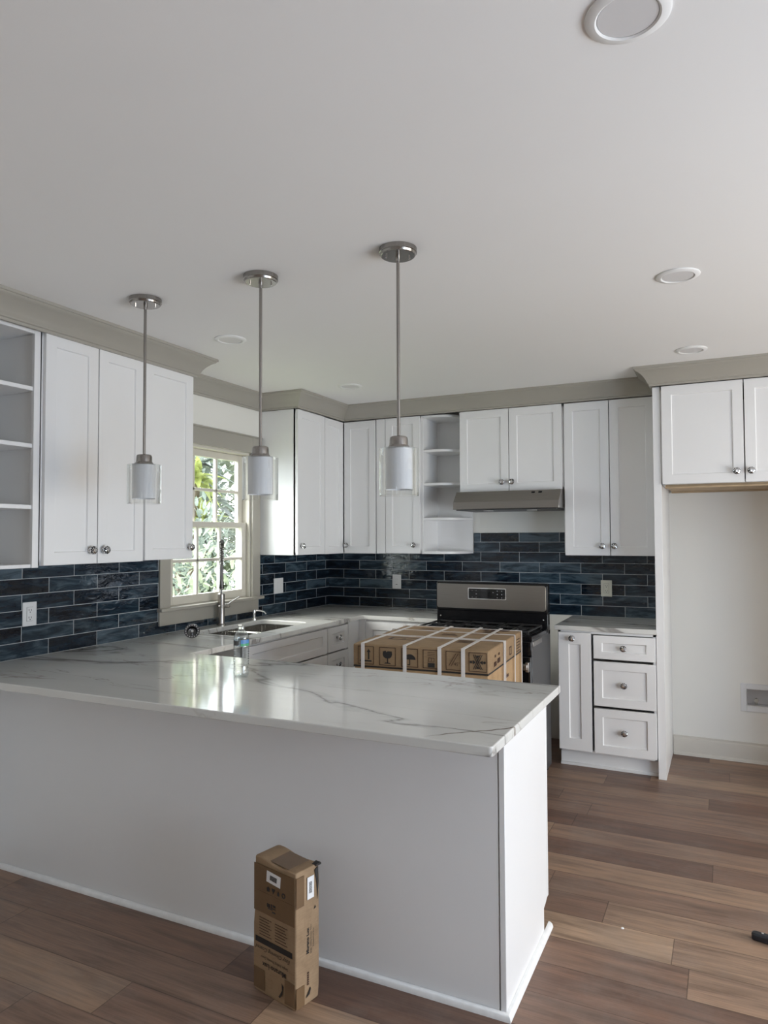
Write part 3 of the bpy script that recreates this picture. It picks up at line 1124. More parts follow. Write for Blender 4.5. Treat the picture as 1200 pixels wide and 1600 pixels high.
# peninsula base ------------------------------------------------------
pb = thing('peninsula_base', 'long white peninsula base with a plain back panel and end panel', 'cabinet', (0, 0, 0), 0)
mb = MB()
mb.box(0.002, 2.429, -3.110, -3.092, 0, 0.884)
mb.build('back_panel', 'cabinet', pb, 0.001, 1)
mb = MB()
# end panel with the toe notch at its kitchen side
mb.prism([(-3.112, 0.0), (-2.605, 0.0), (-2.605, 0.10), (-2.580, 0.106), (-2.552, 0.118), (-2.552, 0.884), (-3.112, 0.884)], 2.433, 2.452,
         Matrix(((0, 0, 1, 0), (1, 0, 0, 0), (0, 1, 0, 0), (0, 0, 0, 1))))
mb.build('end_panel', 'cabinet', pb, 0.0015, 1)
mb = MB()
mb.box(0.65, 2.432, -3.090, -2.560, 0.106, 0.122)
mb.box(0.65, 2.432, -2.62, -2.602, 0.0, 0.106)
for x in (0.65, 1.24, 1.84, 2.412):
    mb.box(x, x + 0.018, -3.090, -2.556, 0.122, 0.884)
mb.box(2.4325, 2.4525, -2.551, -2.5335, 0.118, 0.884)
mb.build('carcass', 'cabinet', pb, 0.001, 1)
for x0 in (0.66, 1.25, 1.85):
    sh = shaker(x0, x0 + 0.588, 0.106, 0.862, 0, st=0.057)
    f = MB().add(sh.v, sh.f, False, T(2 * x0 + 0.588, -2.512, 0) @ rotz(PI))
    f.build('door', 'cabinet', pb, 0.0012, 1)
qr = MB()
q = [(0.0, 0.0), (0.017, 0.0), (0.0165, 0.006), (0.013, 0.014), (0.007, 0.0185), (0.0, 0.020)]
path = [((0.002, -3.1125), (0, -1)), ((2.4525, -3.1125), (1, -1)), ((2.4525, -2.535), (1, 0))]
vs = []
for (px, py), (nx, ny) in path:
    for a, z in q:
        vs.append((px + nx * a, py + ny * a, z))
m6 = len(q)
fs = [tuple(range(m6)), tuple(2 * m6 + k for k in range(m6))]
for i in range(2):
    for k in range(m6):
        k2 = (k + 1) % m6
        fs.append((i * m6 + k, i * m6 + k2, (i + 1) * m6 + k2, (i + 1) * m6 + k))
qr.add(vs, fs)
qr.build('quarter_round', 'white_trim', pb)

# ------------------------------------------------------------------ countertops


def slab(name, outer, holes, z0, z1, label, rad=0.004):
    cu = bpy.data.curves.new(name, 'CURVE')
    cu.dimensions = '2D'
    cu.fill_mode = 'BOTH'
    for loop in [outer] + holes:
        sp = cu.splines.new('POLY')
        sp.points.add(len(loop) - 1)
        for p, (x, y) in zip(sp.points, loop):
            p.co = (x, y, 0, 1)
        sp.use_cyclic_u = True
    cu.extrude = (z1 - z0) / 2 - rad
    cu.bevel_depth = rad
    cu.bevel_resolution = 2
    cu.offset = -rad
    ob = bpy.data.objects.new(name, cu)
    COL.objects.link(ob)
    dg = bpy.context.evaluated_depsgraph_get()
    dg.update()
    me = bpy.data.meshes.new_from_object(ob.evaluated_get(dg))
    bpy.data.objects.remove(ob)
    me.transform(Matrix.Translation((0, 0, (z0 + z1) / 2)))
    me.materials.clear()
    me.materials.append(MAT['quartz'])
    for p in me.polygons:
        p.use_smooth = False
    o = bpy.data.objects.new(name, me)
    COL.objects.link(o)
    tag(o, label, 'countertop')
    return o


def arc(cx, cy, r, a0, a1, n=6):
    return [(cx + r * math.cos(a0 + (a1 - a0) * k / n), cy + r * math.sin(a0 + (a1 - a0) * k / n)) for k in range(n + 1)]


SX0, SX1, SY0, SY1 = 0.135, 0.520, -1.900, -1.165
def rrect(x0, x1, y0, y1, r):
    return arc(x1 - r, y1 - r, r, 0, HALF) + arc(x0 + r, y1 - r, r, HALF, PI) + arc(x0 + r, y0 + r, r, PI, 1.5 * PI) + arc(x1 - r, y0 + r, r, 1.5 * PI, 2 * PI)


outer = [(0.009, -3.390)] + arc(2.488, -3.378, 0.012, -HALF, 0) + [(2.500, -2.500), (0.655, -2.500)] + \
        [(0.655, -0.665)] + arc(0.685, -0.665, 0.030, PI, HALF)[1:] + [(1.306, -0.635), (1.306, -0.009), (0.009, -0.009)]
slab('countertop', outer, [rrect(SX0, SX1, SY0, SY1, 0.05)], 0.885, BT, 'white grey-veined quartz countertop running over peninsula, sink run and back run')
slab('countertop', [(2.072, -0.635), (2.700, -0.635), (2.700, -0.615), (2.6935, -0.615), (2.6935, -0.009), (2.072, -0.009)], [], 0.885, BT,
     'short white quartz countertop on the three-drawer cabinet beside the fridge panel')

# ------------------------------------------------------------------ sink, faucet, soap pump, strainer
sk = thing('kitchen_sink', 'double-bowl stainless sink set under the counter in front of the window', 'sink', (0, 0, 0))
mb = MB()
for a, b in ((SY0 - 0.012, -1.555), (-1.525, SY1 + 0.012)):
    bo = MB().tray(SX0 - 0.012, SX1 + 0.012, a, b, 0.690, 0.8835, 0.004).build('bowl', 'sinksteel', sk, 0.012, 3)
    dm = MB().lathe([(0.045, 0.6945), (0.045, 0.6965), (0.036, 0.6968), (0.030, 0.6955), (0.0, 0.6955)], 24, T((SX0 + SX1) / 2, (a + b) / 2, 0))
    dm.build('drain', 'darkchrome', bo)
MB().box(SX0 - 0.012, SX1 + 0.012, -1.5545, -1.5255, 0.845, 0.868).build('divider', 'sinksteel', sk, 0.006, 2)

FXx, FYy = 0.072, -1.535
fa = thing('faucet', 'tall brushed steel faucet with a spring neck in front of the window', 'faucet', (FXx, FYy, BT), 0)
mb = MB()
mb.lathe([(0.030, 0.0), (0.030, 0.006), (0.0245, 0.010), (0.0225, 0.020), (0.0225, 0.120), (0.0240, 0.122), (0.0240, 0.128), (0.0225, 0.130), (0.0225, 0.205), (0.018, 0.212), (0.0, 0.212)], 28)
mb.build('body', 'nickel', fa)
vdir = Vector((3.09 - FXx, -5.295 - FYy, 0)).normalized()      # the neck swings out over the near bowl
sdir = Vector((-vdir.y, vdir.x, 0))
neck, R0 = [], 0.055
for k in range(8):
    neck.append(Vector((0, 0, 0.212 + 0.285 * k / 7)))
for k in range(1, 13):
    a = PI * k / 12
    neck.append(vdir * (R0 - R0 * math.cos(a)) + Vector((0, 0, 0.497 + R0 * math.sin(a))))
for k in range(1, 4):
    neck.append(vdir * (2 * R0) + Vector((0, 0, 0.497 - 0.03 * k)))
MB().tube(neck, 0.0065, 10).build('hose', 'gunmetal', fa)
# spring coil round the upper neck
pts = []
sub = []
for i in range(len(neck) - 1):
    for j in range(10):
        sub.append(neck[i].lerp(neck[i + 1], j / 10))
L = [0.0]
for i in range(1, len(sub)):
    L.append(L[-1] + (sub[i] - sub[i - 1]).length)
tot = L[-1]
nstep = 420
turns = 30
prev = Vector((1, 0, 0))
for k in range(nstep + 1):
    s_ = 0.13 + (tot - 0.14) * k / nstep
    i = max(j for j in range(len(L)) if L[j] <= s_)
    i = min(i, len(sub) - 2)
    t = (sub[i + 1] - sub[i]).normalized()
    p = sub[i] + t * (s_ - L[i])
    u = sdir
    w = t.cross(u).normalized()
    an = 2 * PI * turns * k / nstep
    pts.append(p + (u * math.cos(an) + w * math.sin(an)) * 0.0140)
MB().tube(pts, 0.0030, 6).build('spring', 'gunmetal', fa)
tip = vdir * (2 * R0)
mb = MB()
mb.tube([tip + Vector((0, 0, z)) for z in (0.410, 0.395, 0.30, 0.255, 0.250)], [0.010, 0.012, 0.0135, 0.0185, 0.017], 18)
mb.build('spray_head', 'gunmetal', fa)
mb = MB()
mb.tube([Vector((0, 0, 0.262)), tip * 0.5 + Vector((0, 0, 0.262)), tip + Vector((0, 0, 0.262))], 0.006, 10)
mb.lathe([(0.013, 0.235), (0.017, 0.240), (0.017, 0.285), (0.013, 0.290)], 20)
mb.build('holder_arm', 'nickel', fa)
mb = MB()
hd = Vector((0.25, 0.97, 0)).normalized()
mb.tube([hd * 0.015 + Vector((0, 0, 0.125)), hd * 0.062 + Vector((0, 0, 0.125))], 0.0145, 16)
mb.tube([hd * 0.055 + Vector((0, 0, 0.130)), hd * 0.080 + Vector((0, 0, 0.146)), hd * 0.150 + Vector((0, 0, 0.176))], [0.006, 0.0055, 0.0045], 10)
mb.build('handle', 'nickel', fa)

so = thing('soap_pump', 'small chrome soap pump at the corner of the sink', 'soap dispenser', (0.075, -1.177, BT), 0)
MB().lathe([(0.020, 0.0), (0.020, 0.005), (0.012, 0.012), (0.0105, 0.045), (0.013, 0.048), (0.013, 0.066), (0.007, 0.070), (0.0, 0.070)], 20).build('body', 'chrome', so)
ar = [Vector((0.0, 0.0, 0.060))] + [Vector((0.55 * 0.09 * math.sin(a), 0.84 * 0.09 * math.sin(a), 0.030 + 0.034 * math.cos(a))) for a in (0.25, 0.6, 0.95, 1.3, 1.5)]
MB().tube(ar, [0.006, 0.006, 0.0055, 0.005, 0.0045, 0.004], 10).build('spout', 'chrome', so)

st = thing('sink_strainer', 'dark chrome sink strainer basket lying tipped on the counter below the window', 'strainer', (0.314, -2.098, BT), 0)
SM = T(0, 0, 0.041) @ rotz(math.atan2(-5.295 + 2.098, 3.09 - 0.314)) @ roty(math.radians(62))
mb = MB()
mb.lathe([(0.0, -0.022), (0.018, -0.022), (0.026, -0.018), (0.030, 0.0), (0.042, 0.003), (0.0435, 0.005), (0.042, 0.0075), (0.029, 0.006), (0.024, -0.013), (0.017, -0.017), (0.0, -0.017)], 36, SM)
mb.build('basket', 'darkchrome', st)
mb = MB()
for k in range(16):
    a = 2 * PI * k / 16
    mb.lathe([(0.0, 0.0), (0.0028, 0.0), (0.0028, 0.0006), (0.0, 0.0006)], 8, SM @ T(0.0355 * math.cos(a), 0.0355 * math.sin(a), 0.0066))
mb.build('dot_pattern', 'chrome', st)
MB().lathe([(0.003, -0.017), (0.003, 0.004), (0.008, 0.006), (0.009, 0.010), (0.006, 0.013), (0.0, 0.013)], 16, SM).build('stem', 'chrome', st)

# water bottle ---------------------------------------------------------
bo = thing('water_bottle', 'clear plastic water bottle with a blue and green label on the peninsula', 'bottle', (1.252, -2.873, BT + 0.0005), 0)
prof_b = [(0.0, 0.010), (0.018, 0.006), (0.027, 0.0), (0.0315, 0.006), (0.0325, 0.018), (0.0290, 0.045)]
for k in range(7):
    z = 0.052 + k * 0.010
    prof_b += [(0.0325, z), (0.0305, z + 0.005)]
prof_b += [(0.0325, 0.124), (0.0318, 0.128), (0.0318, 0.155), (0.0325, 0.159), (0.0315, 0.166), (0.024, 0.180), (0.015, 0.191), (0.0125, 0.196), (0.0125, 0.203)]
MB().lathe(prof_b, 28).build('bottle_body', 'pet', bo)
MB().lathe([(0.0318, 0.1285), (0.0322, 0.1285), (0.0322, 0.1545), (0.0318, 0.1545)], 28, None, True, True).build('label_band', 'labelclear', bo)
for nm, m_, a0, a1, zz0, zz1 in (('label_print', 'blue', -1.0, 0.35, 0.139, 0.154), ('label_print', 'green', -1.0, 0.35, 0.129, 0.1385), ('label_print', 'slot', -2.3, -1.25, 0.132, 0.150)):
    mb = MB()
    vs, fs = [], []
    for k in range(11):
        a = a0 + (a1 - a0) * k / 10
        for z in (zz0, zz1):
            vs.append((0.0326 * math.cos(a), 0.0326 * math.sin(a), z))
    for k in range(10):
        fs.append((2 * k, 2 * k + 2, 2 * k + 3, 2 * k + 1))
    mb.add(vs, fs, True)
    mb.build(nm, m_, bo)
MB().lathe([(0.0, 0.213), (0.0135, 0.213), (0.0145, 0.211), (0.0145, 0.198), (0.0, 0.198)], 24).build('cap', 'shade', bo)

# ------------------------------------------------------------------ pendants


def pendant(x, y, label):
    t = thing('pendant_lamp', label, 'pendant light', (x, y, CEIL), 0, 'glass pendants over the peninsula')
    mb = MB().lathe([(0.0, 0.0), (0.069, 0.0), (0.069, -0.016), (0.066, -0.018), (0.063, -0.025), (0.060, -0.027), (0.0, -0.027)], 40)
    c = mb.build('canopy', 'nickel', t)
    for a in (0.6, 0.6 + PI):
        MB().lathe([(0.0, -0.036), (0.0035, -0.035), (0.0035, -0.026)], 10, T(0.042 * math.cos(a), 0.042 * math.sin(a), 0)).build('screw', 'chrome', c)
    MB().lathe([(0.0075, -0.045), (0.0085, -0.040), (0.0085, -0.020)], 16).build('swivel', 'nickel', t)
    MB().cyl(0.0062, -0.690, -0.040, 16).build('rod', 'nickel', t)
    mb = MB().lathe([(0.0, -0.683), (0.026, -0.683), (0.031, -0.686), (0.033, -0.694), (0.034, -0.714), (0.040, -0.722), (0.042, -0.727), (0.0, -0.727)], 36)
    mb.build('socket_cap', 'nickel', t)
    mb = MB().lathe([(0.0495, -0.728), (0.0495, -0.874), (0.0475, -0.874), (0.0475, -0.730), (0.020, -0.730), (0.020, -0.728)], 40, None, True, True)
    mb.build('opal_shade', 'opal', t)
    mb = MB().lathe([(0.040, -0.7265), (0.069, -0.7265), (0.071, -0.7285), (0.071, -0.894), (0.0695, -0.896), (0.068, -0.894), (0.068, -0.7295), (0.040, -0.7295)], 48, None, True, True)
    mb.build('glass_shade', 'shade', t)
    return t


P1 = pendant(0.826, -3.0, 'nickel pendant with clear and opal glass hanging before the window-side wall cabinets')
def copy_tree(o, parent=None):
    c = o.copy()
    COL.objects.link(c)
    c.parent = parent
    for ch in list(o.children):
        copy_tree(ch, c)
    return c
for x, lb in ((1.438, 'nickel pendant with clear and opal glass hanging before the window casing, middle of three'),
              (2.041, 'nickel pendant with clear and opal glass hanging before the narrow back wall cabinet door')):
    c = copy_tree(P1)
    c.location = (x, -3.0, CEIL)
    c['label'] = lb

# ceiling downlights
cans = [(2.934, -3.845, 'round white recessed downlight cut by the top of the frame, largest of five'),
        (2.939, -2.269, 'round white recessed downlight near the right wall between the largest and the one above the fridge cabinet'),
        (2.938, -1.013, 'round white recessed downlight in front of the cabinet over the fridge place'),
        (0.763, -2.331, 'round white recessed downlight beside the crown over the window-side wall cabinets'),
        (0.774, -1.033, 'round white recessed downlight near the inner corner of the crown moulding')]
cans[1] = (cans[1][0], cans[1][1], 'round white recessed downlight midway along the row over the walkway')
can0 = None
for x, y, lb in cans:
    if can0 is None:
        can0 = thing('recessed_downlight', lb, 'ceiling light', (x, y, CEIL), 0, 'recessed downlights')
        MB().lathe([(0.083, -0.0005), (0.083, -0.004), (0.079, -0.007), (0.064, -0.009), (0.060, -0.006), (0.060, -0.0005)], 48, None, True, True).build('trim_ring', 'lamptrim', can0)
        MB().lathe([(0.0, -0.0055), (0.059, -0.0055), (0.059, -0.001), (0.0, -0.001)], 40).build('diffuser', 'diffuser', can0)
    else:
        c = copy_tree(can0)
        c.location = (x, y, CEIL)
        c['label'] = lb

# ------------------------------------------------------------------ outlets


def outlet(name, label, loc, rz, mat, kind, cat):
    t = thing(name, label, cat, loc, rz)
    MB().box(-0.0385, 0.0385, -0.006, 0, -0.0585, 0.0585).build('cover_plate', mat, t, 0.002)
    if kind == 'outlet':
        rc = MB().box(-0.0165, 0.0165, -0.0085, -0.0060, -0.0335, 0.0335).build('receptacle', mat, t, 0.001)
        for s in (0.018, -0.018):
            MB().box(-0.0078, -0.0048, -0.0090, -0.0085, s - 0.003, s + 0.006).build('slot', 'slot', rc)
            MB().box(0.0048, 0.0078, -0.0090, -0.0085, s - 0.003, s + 0.006).build('slot', 'slot', rc)
            MB().lathe([(0.0, 0), (0.0028, 0), (0.0028, 0.0006), (0.0, 0.0006)], 10, T(0, -0.0085, s - 0.0085) @ rotx(HALF)).build('ground_hole', 'slot', rc)
        mb = MB()
        frame_ = ((-0.0176, -0.0166, -0.0345, 0.0345), (0.0166, 0.0176, -0.0345, 0.0345), (-0.0176, 0.0176, 0.0335, 0.0345), (-0.0176, 0.0176, -0.0345, -0.0335))
        for a, b_, c_, d_ in frame_:
            mb.box(a, b_, -0.0065, -0.0059, c_, d_)
        mb.build('shadow_gap_frame', 'slot', t)
    elif kind == 'switch':
        MB().box(-0.0165, 0.0165, -0.0085, -0.0060, -0.0335, 0.0335).build('rocker', mat, t, 0.001)
        MB().box(-0.008, 0.008, -0.0090, -0.0085, -0.026, -0.020).build('indicator', 'slot', t)
    else:
        MB().box(-0.010, 0.010, -0.0090, -0.0060, -0.030, 0.030).build('rocker', mat, t, 0.002)
    return t


outlet('wall_outlet', 'white duplex outlet in the blue tile under the window-side wall cabinets', (0.008, -2.924, 1.125), HALF, 'plate', 'outlet', 'outlet')
outlet('wall_switch', 'wide white switch plate in the blue tile between window and inner corner', (0.008, -0.780, 1.125), HALF, 'plate', 'rocker', 'switch')
bpy.data.objects['wall_switch'].scale = (1.6, 1, 1)
outlet('wall_switch', 'white switch in the blue tile below the narrow back wall cabinet', (0.652, -0.008, 1.127), 0, 'plate', 'switch', 'switch')
outlet('wall_outlet', 'almond duplex outlet in the blue tile above the short countertop', (2.314, -0.008, 1.119), 0, 'plate_almond', 'outlet', 'outlet')

# recessed water box behind the fridge
ib = thing('water_supply_box', 'white recessed water supply box with a small valve in the fridge place wall', 'wall box', (3.267, 0, 0.423), 0)
mb = MB()
w2, h2, a2, b2 = 0.103, 0.092, 0.068, 0.0565
mb.box(-w2, -a2, -0.008, -0.0005, -h2, h2)
mb.box(a2, w2, -0.008, -0.0005, -h2, h2)
mb.box(-a2, a2, -0.008, -0.0005, b2, h2)
mb.box(-a2, a2, -0.008, -0.0005, -h2, -b2)
mb.build('frame', 'plate', ib, 0.002)
tr = MB().tray(-a2 + 0.001, a2 - 0.001, -b2 + 0.001, b2 - 0.001, -0.08, 0.0, 0.003, rotx(HALF))
tr.build('recess', 'diffuser', ib)
mb = MB()
mb.cyl(0.008, -0.053, -0.010, 12, T(-0.010, 0.040, 0))
mb.cyl(0.006, 0.0, 0.035, 12, T(-0.010, 0.040, -0.018) @ rotx(HALF))
mb.cyl(0.013, 0.030, 0.038, 12, T(-0.010, 0.040, -0.018) @ rotx(HALF))
mb.build('valve', 'valve', ib)

# ------------------------------------------------------------------ range hood
hd_ = thing('range_hood', 'stainless under-cabinet range hood with sloped front', 'range hood', (1.319, -0.002, 0), 0)
HW = 0.762
MT = Matrix(((0, 0, 1, 0), (1, 0, 0, 0), (0, 1, 0, 0), (0, 0, 0, 1)))
pp = [(0.0, 1.690), (0.0, 1.820), (-0.405, 1.820), (-0.478, 1.742), (-0.484, 1.690)]
mb = MB().prism(pp, 0.0, HW, MT)
mb.build('shell', 'steel', hd_, 0.003)
MB().box(0.02, HW - 0.02, -0.465, -0.03, 1.6835, 1.6895).build('underside', 'greypanel', hd_)
for xx in (0.560, 0.610):
    MB().box(0, 0.024, -0.003, 0.0, 0, 0.012, T(xx, -0.425, 1.7985) @ rotx(math.radians(-43))).build('switch', 'black', hd_)
for xx in (0.22, 0.54):
    MB().lathe([(0.0, 1.680), (0.036, 1.680), (0.036, 1.6835)], 24, T(xx, -0.33, 0)).build('lamp_lens', 'diffuser', hd_)

# ------------------------------------------------------------------ gas range, pulled out from the wall
SXL, SXR = 1.291, 2.057
SW = SXR - SXL
RB, RF = -0.685, -1.160
rg = thing('gas_range', 'black and stainless freestanding range pulled out from the tiled wall', 'range', (SXL, 0, 0), 0)
mb = MB()
mb.box(0.0, 0.012, RF, RB, 0.03, 0.895)
mb.box(SW - 0.012, SW, RF, RB, 0.03, 0.895)
mb.box(0.012, SW - 0.012, RB - 0.012, RB, 0.03, 0.895)
mb.box(0.012, SW - 0.012, RF, RB, 0.03, 0.06)
mb.build('body', 'greypanel', rg, 0.003)
mb = MB()
mb.box(-0.001, SW + 0.001, RF - 0.006, RB - 0.07, 0.880, 0.905)
mb.box(0.020, SW - 0.020, RF + 0.02, RB - 0.08, 0.905, 0.909)
mb.build('cooktop', 'black', rg, 0.006)
for x0 in (0.035, 0.275, 0.515):
    mb = MB()
    x1 = x0 + 0.215
    y0, y1 = RF + 0.04, RB - 0.095
    for x in (x0, (x0 + x1) / 2, x1):
        mb.box(x - 0.005, x + 0.005, y0, y1, 0.921, 0.931)
    for y in (y0, (y0 + y1) / 2, y1):
        mb.box(x0 - 0.005, x1 + 0.005, y - 0.005, y + 0.005, 0.9212, 0.9308)
    for x in (x0, x1):
        for y in (y0, y1):
            mb.box(x - 0.006, x + 0.006, y - 0.006, y + 0.006, 0.909, 0.922)
    mb.build('grate', 'blackmatte', rg, 0.001, 1)
for x in (0.14, 0.385, 0.625):
    for y in (RF + 0.13, RB - 0.19):
        MB().lathe([(0.038, 0.909), (0.036, 0.916), (0.024, 0.919), (0.0, 0.919)], 20, T(x, y, 0)).build('burner_cap', 'blackmatte', rg)
# backguard
BGF = -0.752
mb = MB()
mb.box(0.0, SW, RB - 0.055, RB, 0.86, 1.000)
mb.prism([(BGF + 0.002, 0.995), (RB, 0.995), (RB, 1.190), (BGF + 0.018, 1.190), (BGF + 0.006, 1.178)], 0.0, SW, MT)
mb.build('backguard', 'black', rg, 0.008, 3)
mb = MB()
pl = rrect(0.008, SW - 0.010, 1.012, 1.176, 0.016)
mb.prism(pl, 0, 0.004, T(0, BGF + 0.0015, 0) @ rotx(HALF))
f_pl = mb.build('control_panel', 'steel', rg, 0.001, 1)
mb = MB()
mb.prism(rrect(0.232, 0.494, 1.076, 1.152, 0.006), 0, 0.0050, T(0, BGF + 0.0015, 0) @ rotx(HALF))
mb.build('display_bezel', 'chrome', f_pl)
mb = MB()
mb.prism(rrect(0.237, 0.489, 1.081, 1.147, 0.005), 0, 0.0056, T(0, BGF + 0.0015, 0) @ rotx(HALF))
mb.build('display', 'glassblack', f_pl)
for (bx, bz, r) in ((0.262, 1.134, 0.003), (0.290, 1.134, 0.003), (0.290, 1.112, 0.005), (0.262, 1.090, 0.003), (0.290, 1.090, 0.003), (0.436, 1.134, 0.005), (0.466, 1.134, 0.005),
                    (0.436, 1.112, 0.005), (0.466, 1.112, 0.005), (0.436, 1.090, 0.004), (0.466, 1.090, 0.004), (0.407, 1.124, 0.004)):
    MB().lathe([(0.0, 0), (r * 0.7, 0), (r * 0.7, 0.0004), (0.0, 0.0004)], 12, T(bx, BGF + 0.0015 - 0.0056, bz) @ rotx(HALF)).build('button', 'displaygrey', f_pl)
for x in (0.03, SW - 0.03):
    MB().lathe([(0.005, 0), (0.005, 0.003), (0.0, 0.004)], 12, T(x, RB - 0.0555, 0.955) @ rotx(HALF)).build('screw', 'chrome', rg)
# control strip, door, drawer
mb = MB().box(0.0, SW, RF - 0.024, RF - 0.001, 0.795, 0.878)
mb.build('control_strip', 'black', rg, 0.004)
for k in range(5):
    MB().lathe([(0.020, 0.0), (0.019, 0.022), (0.0, 0.024)], 20, T(0.11 + 0.136 * k, RF - 0.024, 0.838) @ rotx(HALF)).build('burner_knob', 'black', rg)
MB().box(0.003, SW - 0.003, RF - 0.024, RF - 0.001, 0.235, 0.790).build('oven_door', 'glassblack', rg, 0.004)
mb = MB()
mb.box(0.020, SW - 0.014, RF - 0.066, RF - 0.045, 0.716, 0.752)
hnd = mb.build('oven_handle', 'steel', rg, 0.006, 3)
for x in (0.016, SW - 0.028):
    MB().box(x, x + 0.020, RF - 0.060, RF - 0.0235, 0.705, 0.763).build('handle_bracket', 'steel', hnd, 0.003)
MB().box(0.003, SW - 0.003, RF - 0.022, RF - 0.001, 0.065, 0.228).build('drawer', 'steel', rg, 0.004)
mb = MB()
mb.box(SW - 0.0005, SW + 0.004, RF + 0.01, RF + 0.235, 0.843, 0.874)
mb.build('side_rail', 'steel', rg, 0.003)
for x in (0.03, SW - 0.03):
    for y in (RF + 0.03, RB - 0.03):
        MB().cyl(0.015, 0.0, 0.032, 12, T(x, y, 0)).build('foot', 'blackmatte', rg)

# ------------------------------------------------------------------ the large strapped carton
CX0, CX1, CY0, CY1, CZ1, CSEAM = 1.361, 2.072, -2.090, -1.298, 0.955, 0.842
ct = thing('strapped_carton', 'large tan carton bound with white straps, standing behind the peninsula', 'box', (CX0, CY0, 0), math.radians(3.2))
CW, CD = CX1 - CX0, CY1 - CY0


def crumpled(x0, x1, y0, y1, z0, z1, n=9, amp=0.003, rad=0.012, seed=1, skew=0.0):
    """a box whose faces are a little dented and whose edges are rounded"""
    bm = bmesh.new()
    bmesh.ops.create_cube(bm, size=1.0)
    bmesh.ops.subdivide_edges(bm, edges=bm.edges[:], cuts=n, use_grid_fill=True)
    r = random.Random(seed)
    ph = [r.uniform(0, 6.28) for _ in range(12)]
    for v in bm.verts:
        x, y, z = v.co
        X, Y, Z = x0 + (x + 0.5) * (x1 - x0), y0 + (y + 0.5) * (y1 - y0), z0 + (z + 0.5) * (z1 - z0)
        nb = sum(abs(abs(c) - 0.5) < 1e-4 for c in (x, y, z))
        d = amp * (math.sin(9 * X + ph[0] + 5 * Z) + math.sin(11 * Y + ph[1] - 7 * X) + math.sin(13 * Z + ph[2])) / 3
        if nb == 1:
            k = 1.0
        else:
            k = 0.4
        for i, c in enumerate((x, y, z)):
            if abs(abs(c) - 0.5) < 1e-4:
                s = 1 if c > 0 else -1
                off = d * k - (rad * 0.30 * (nb - 1))
                if i == 0:
                    X += s * off
                elif i == 1:
                    Y += s * off
                elif c > 0:
                    Z += off
        v.co = (X, Y, Z)
    mb = MB()
    bm.verts.index_update()
    mb.add([v.co.copy() for v in bm.verts], [[v.index for v in f.verts] for f in bm.faces], False)
    bm.free()
    return mb


crumpled(0.006, CW - 0.006, 0.006, CD - 0.006, 0.0, CSEAM - 0.006, 7, 0.001, 0.004, 3).build('lower_box', 'carton2', ct)
MB().box(0.003, CW - 0.003, 0.003, CD - 0.003, CSEAM - 0.0065, CSEAM + 0.0015).build('seam', 'ink', ct)
crumpled(0.0, CW, 0.0, CD, CSEAM, CZ1, 11, 0.0016, 0.008, 4).build('lid', 'carton', ct, 0.004, 2)
# straps: four run front to back over the lid, three run across
for x in (0.058, 0.286, 0.467, 0.586):
    mb = MB()
    w = 0.0092
    mb.box(x - w, x + w, -0.0062, -0.0030, 0.001, CZ1 - 0.004)
    mb.box(x - w, x + w, -0.0050, CD + 0.005, CZ1 + 0.0005, CZ1 + 0.0035)
    mb.box(x - w, x + w, CD + 0.0030, CD + 0.0062, 0.001, CZ1 - 0.004)
    mb.prism([(-0.0062, CZ1 - 0.0045), (-0.0030, CZ1 - 0.0045), (-0.0020, CZ1 + 0.0005), (-0.0045, CZ1 + 0.0035), (-0.0060, CZ1 + 0.0020)], x - w, x + w, MT)
    mb.build('strap', 'strap', ct)
for y, w in ((0.300, 0.0055), (0.330, 0.0055), (0.560, 0.0055), (0.740, 0.0055)):
    mb = MB()
    mb.box(-0.0050, CW + 0.005, y - w, y + w, CZ1 + 0.0005, CZ1 + 0.0032)
    mb.box(CW + 0.0032, CW + 0.0064, y - w, y + w, 0.001, CZ1 - 0.003)
    mb.box(CW + 0.002, CW + 0.0062, y - w, y + w, CZ1 - 0.0045, CZ1 + 0.0022)
    mb.box(-0.0064, -0.0032, y - w, y + w, 0.001, CZ1 + 0.002)
    mb.build('strap', 'strap', ct)


def frame2d(mb, x0, x1, y0, y1, w, M, mi=0):
    for a in ((x0, x1, y0, y0 + w), (x0, x1, y1 - w, y1), (x0, x0 + w, y0, y1), (x1 - w, x1, y0, y1)):
        mb.box(a[0], a[1], a[2], a[3], 0, 0.0006, M, mi)


def poly2d(mb, pts, M, mi=0):
    mb.prism(pts, 0, 0.0006, M, mi)


FM = T(0, -0.0026, 0) @ rotx(HALF)          # drawing plane on the front: x across, y up
def icon(cx, draw, name):
    mb = MB()
    Mx = FM @ T(cx, 0.899, 0)
    frame2d(mb, -0.044, 0.044, -0.0475, 0.0435, 0.0030, Mx, 0)
    draw(mb, Mx)
    mb.build(name, ['inkbrown', 'ink'], ct)


def d_up(mb, M_):
    for x in (-0.016, 0.016):
        poly2d(mb, [(x - 0.004, -0.022), (x + 0.004, -0.022), (x + 0.004, 0.016), (x - 0.004, 0.016)], M_, 1)
        poly2d(mb, [(x - 0.011, 0.014), (x + 0.011, 0.014), (x, 0.030)], M_, 1)
    poly2d(mb, [(-0.032, -0.034), (0.032, -0.034), (0.032, -0.027), (-0.032, -0.027)], M_, 1)


def d_glass(mb, M_):
    poly2d(mb, [(-0.024, 0.022), (-0.010, 0.026), (-0.006, 0.018), (0.000, 0.024), (0.023, 0.024), (0.025, 0.008), (0.020, -0.004), (0.010, -0.012), (-0.010, -0.012), (-0.022, -0.004), (-0.026, 0.008)], M_, 1)
    poly2d(mb, [(-0.003, -0.034), (0.003, -0.034), (0.003, -0.011), (-0.003, -0.011)], M_, 1)
    poly2d(mb, [(-0.019, -0.038), (0.019, -0.038), (0.012, -0.033), (-0.012, -0.033)], M_, 1)


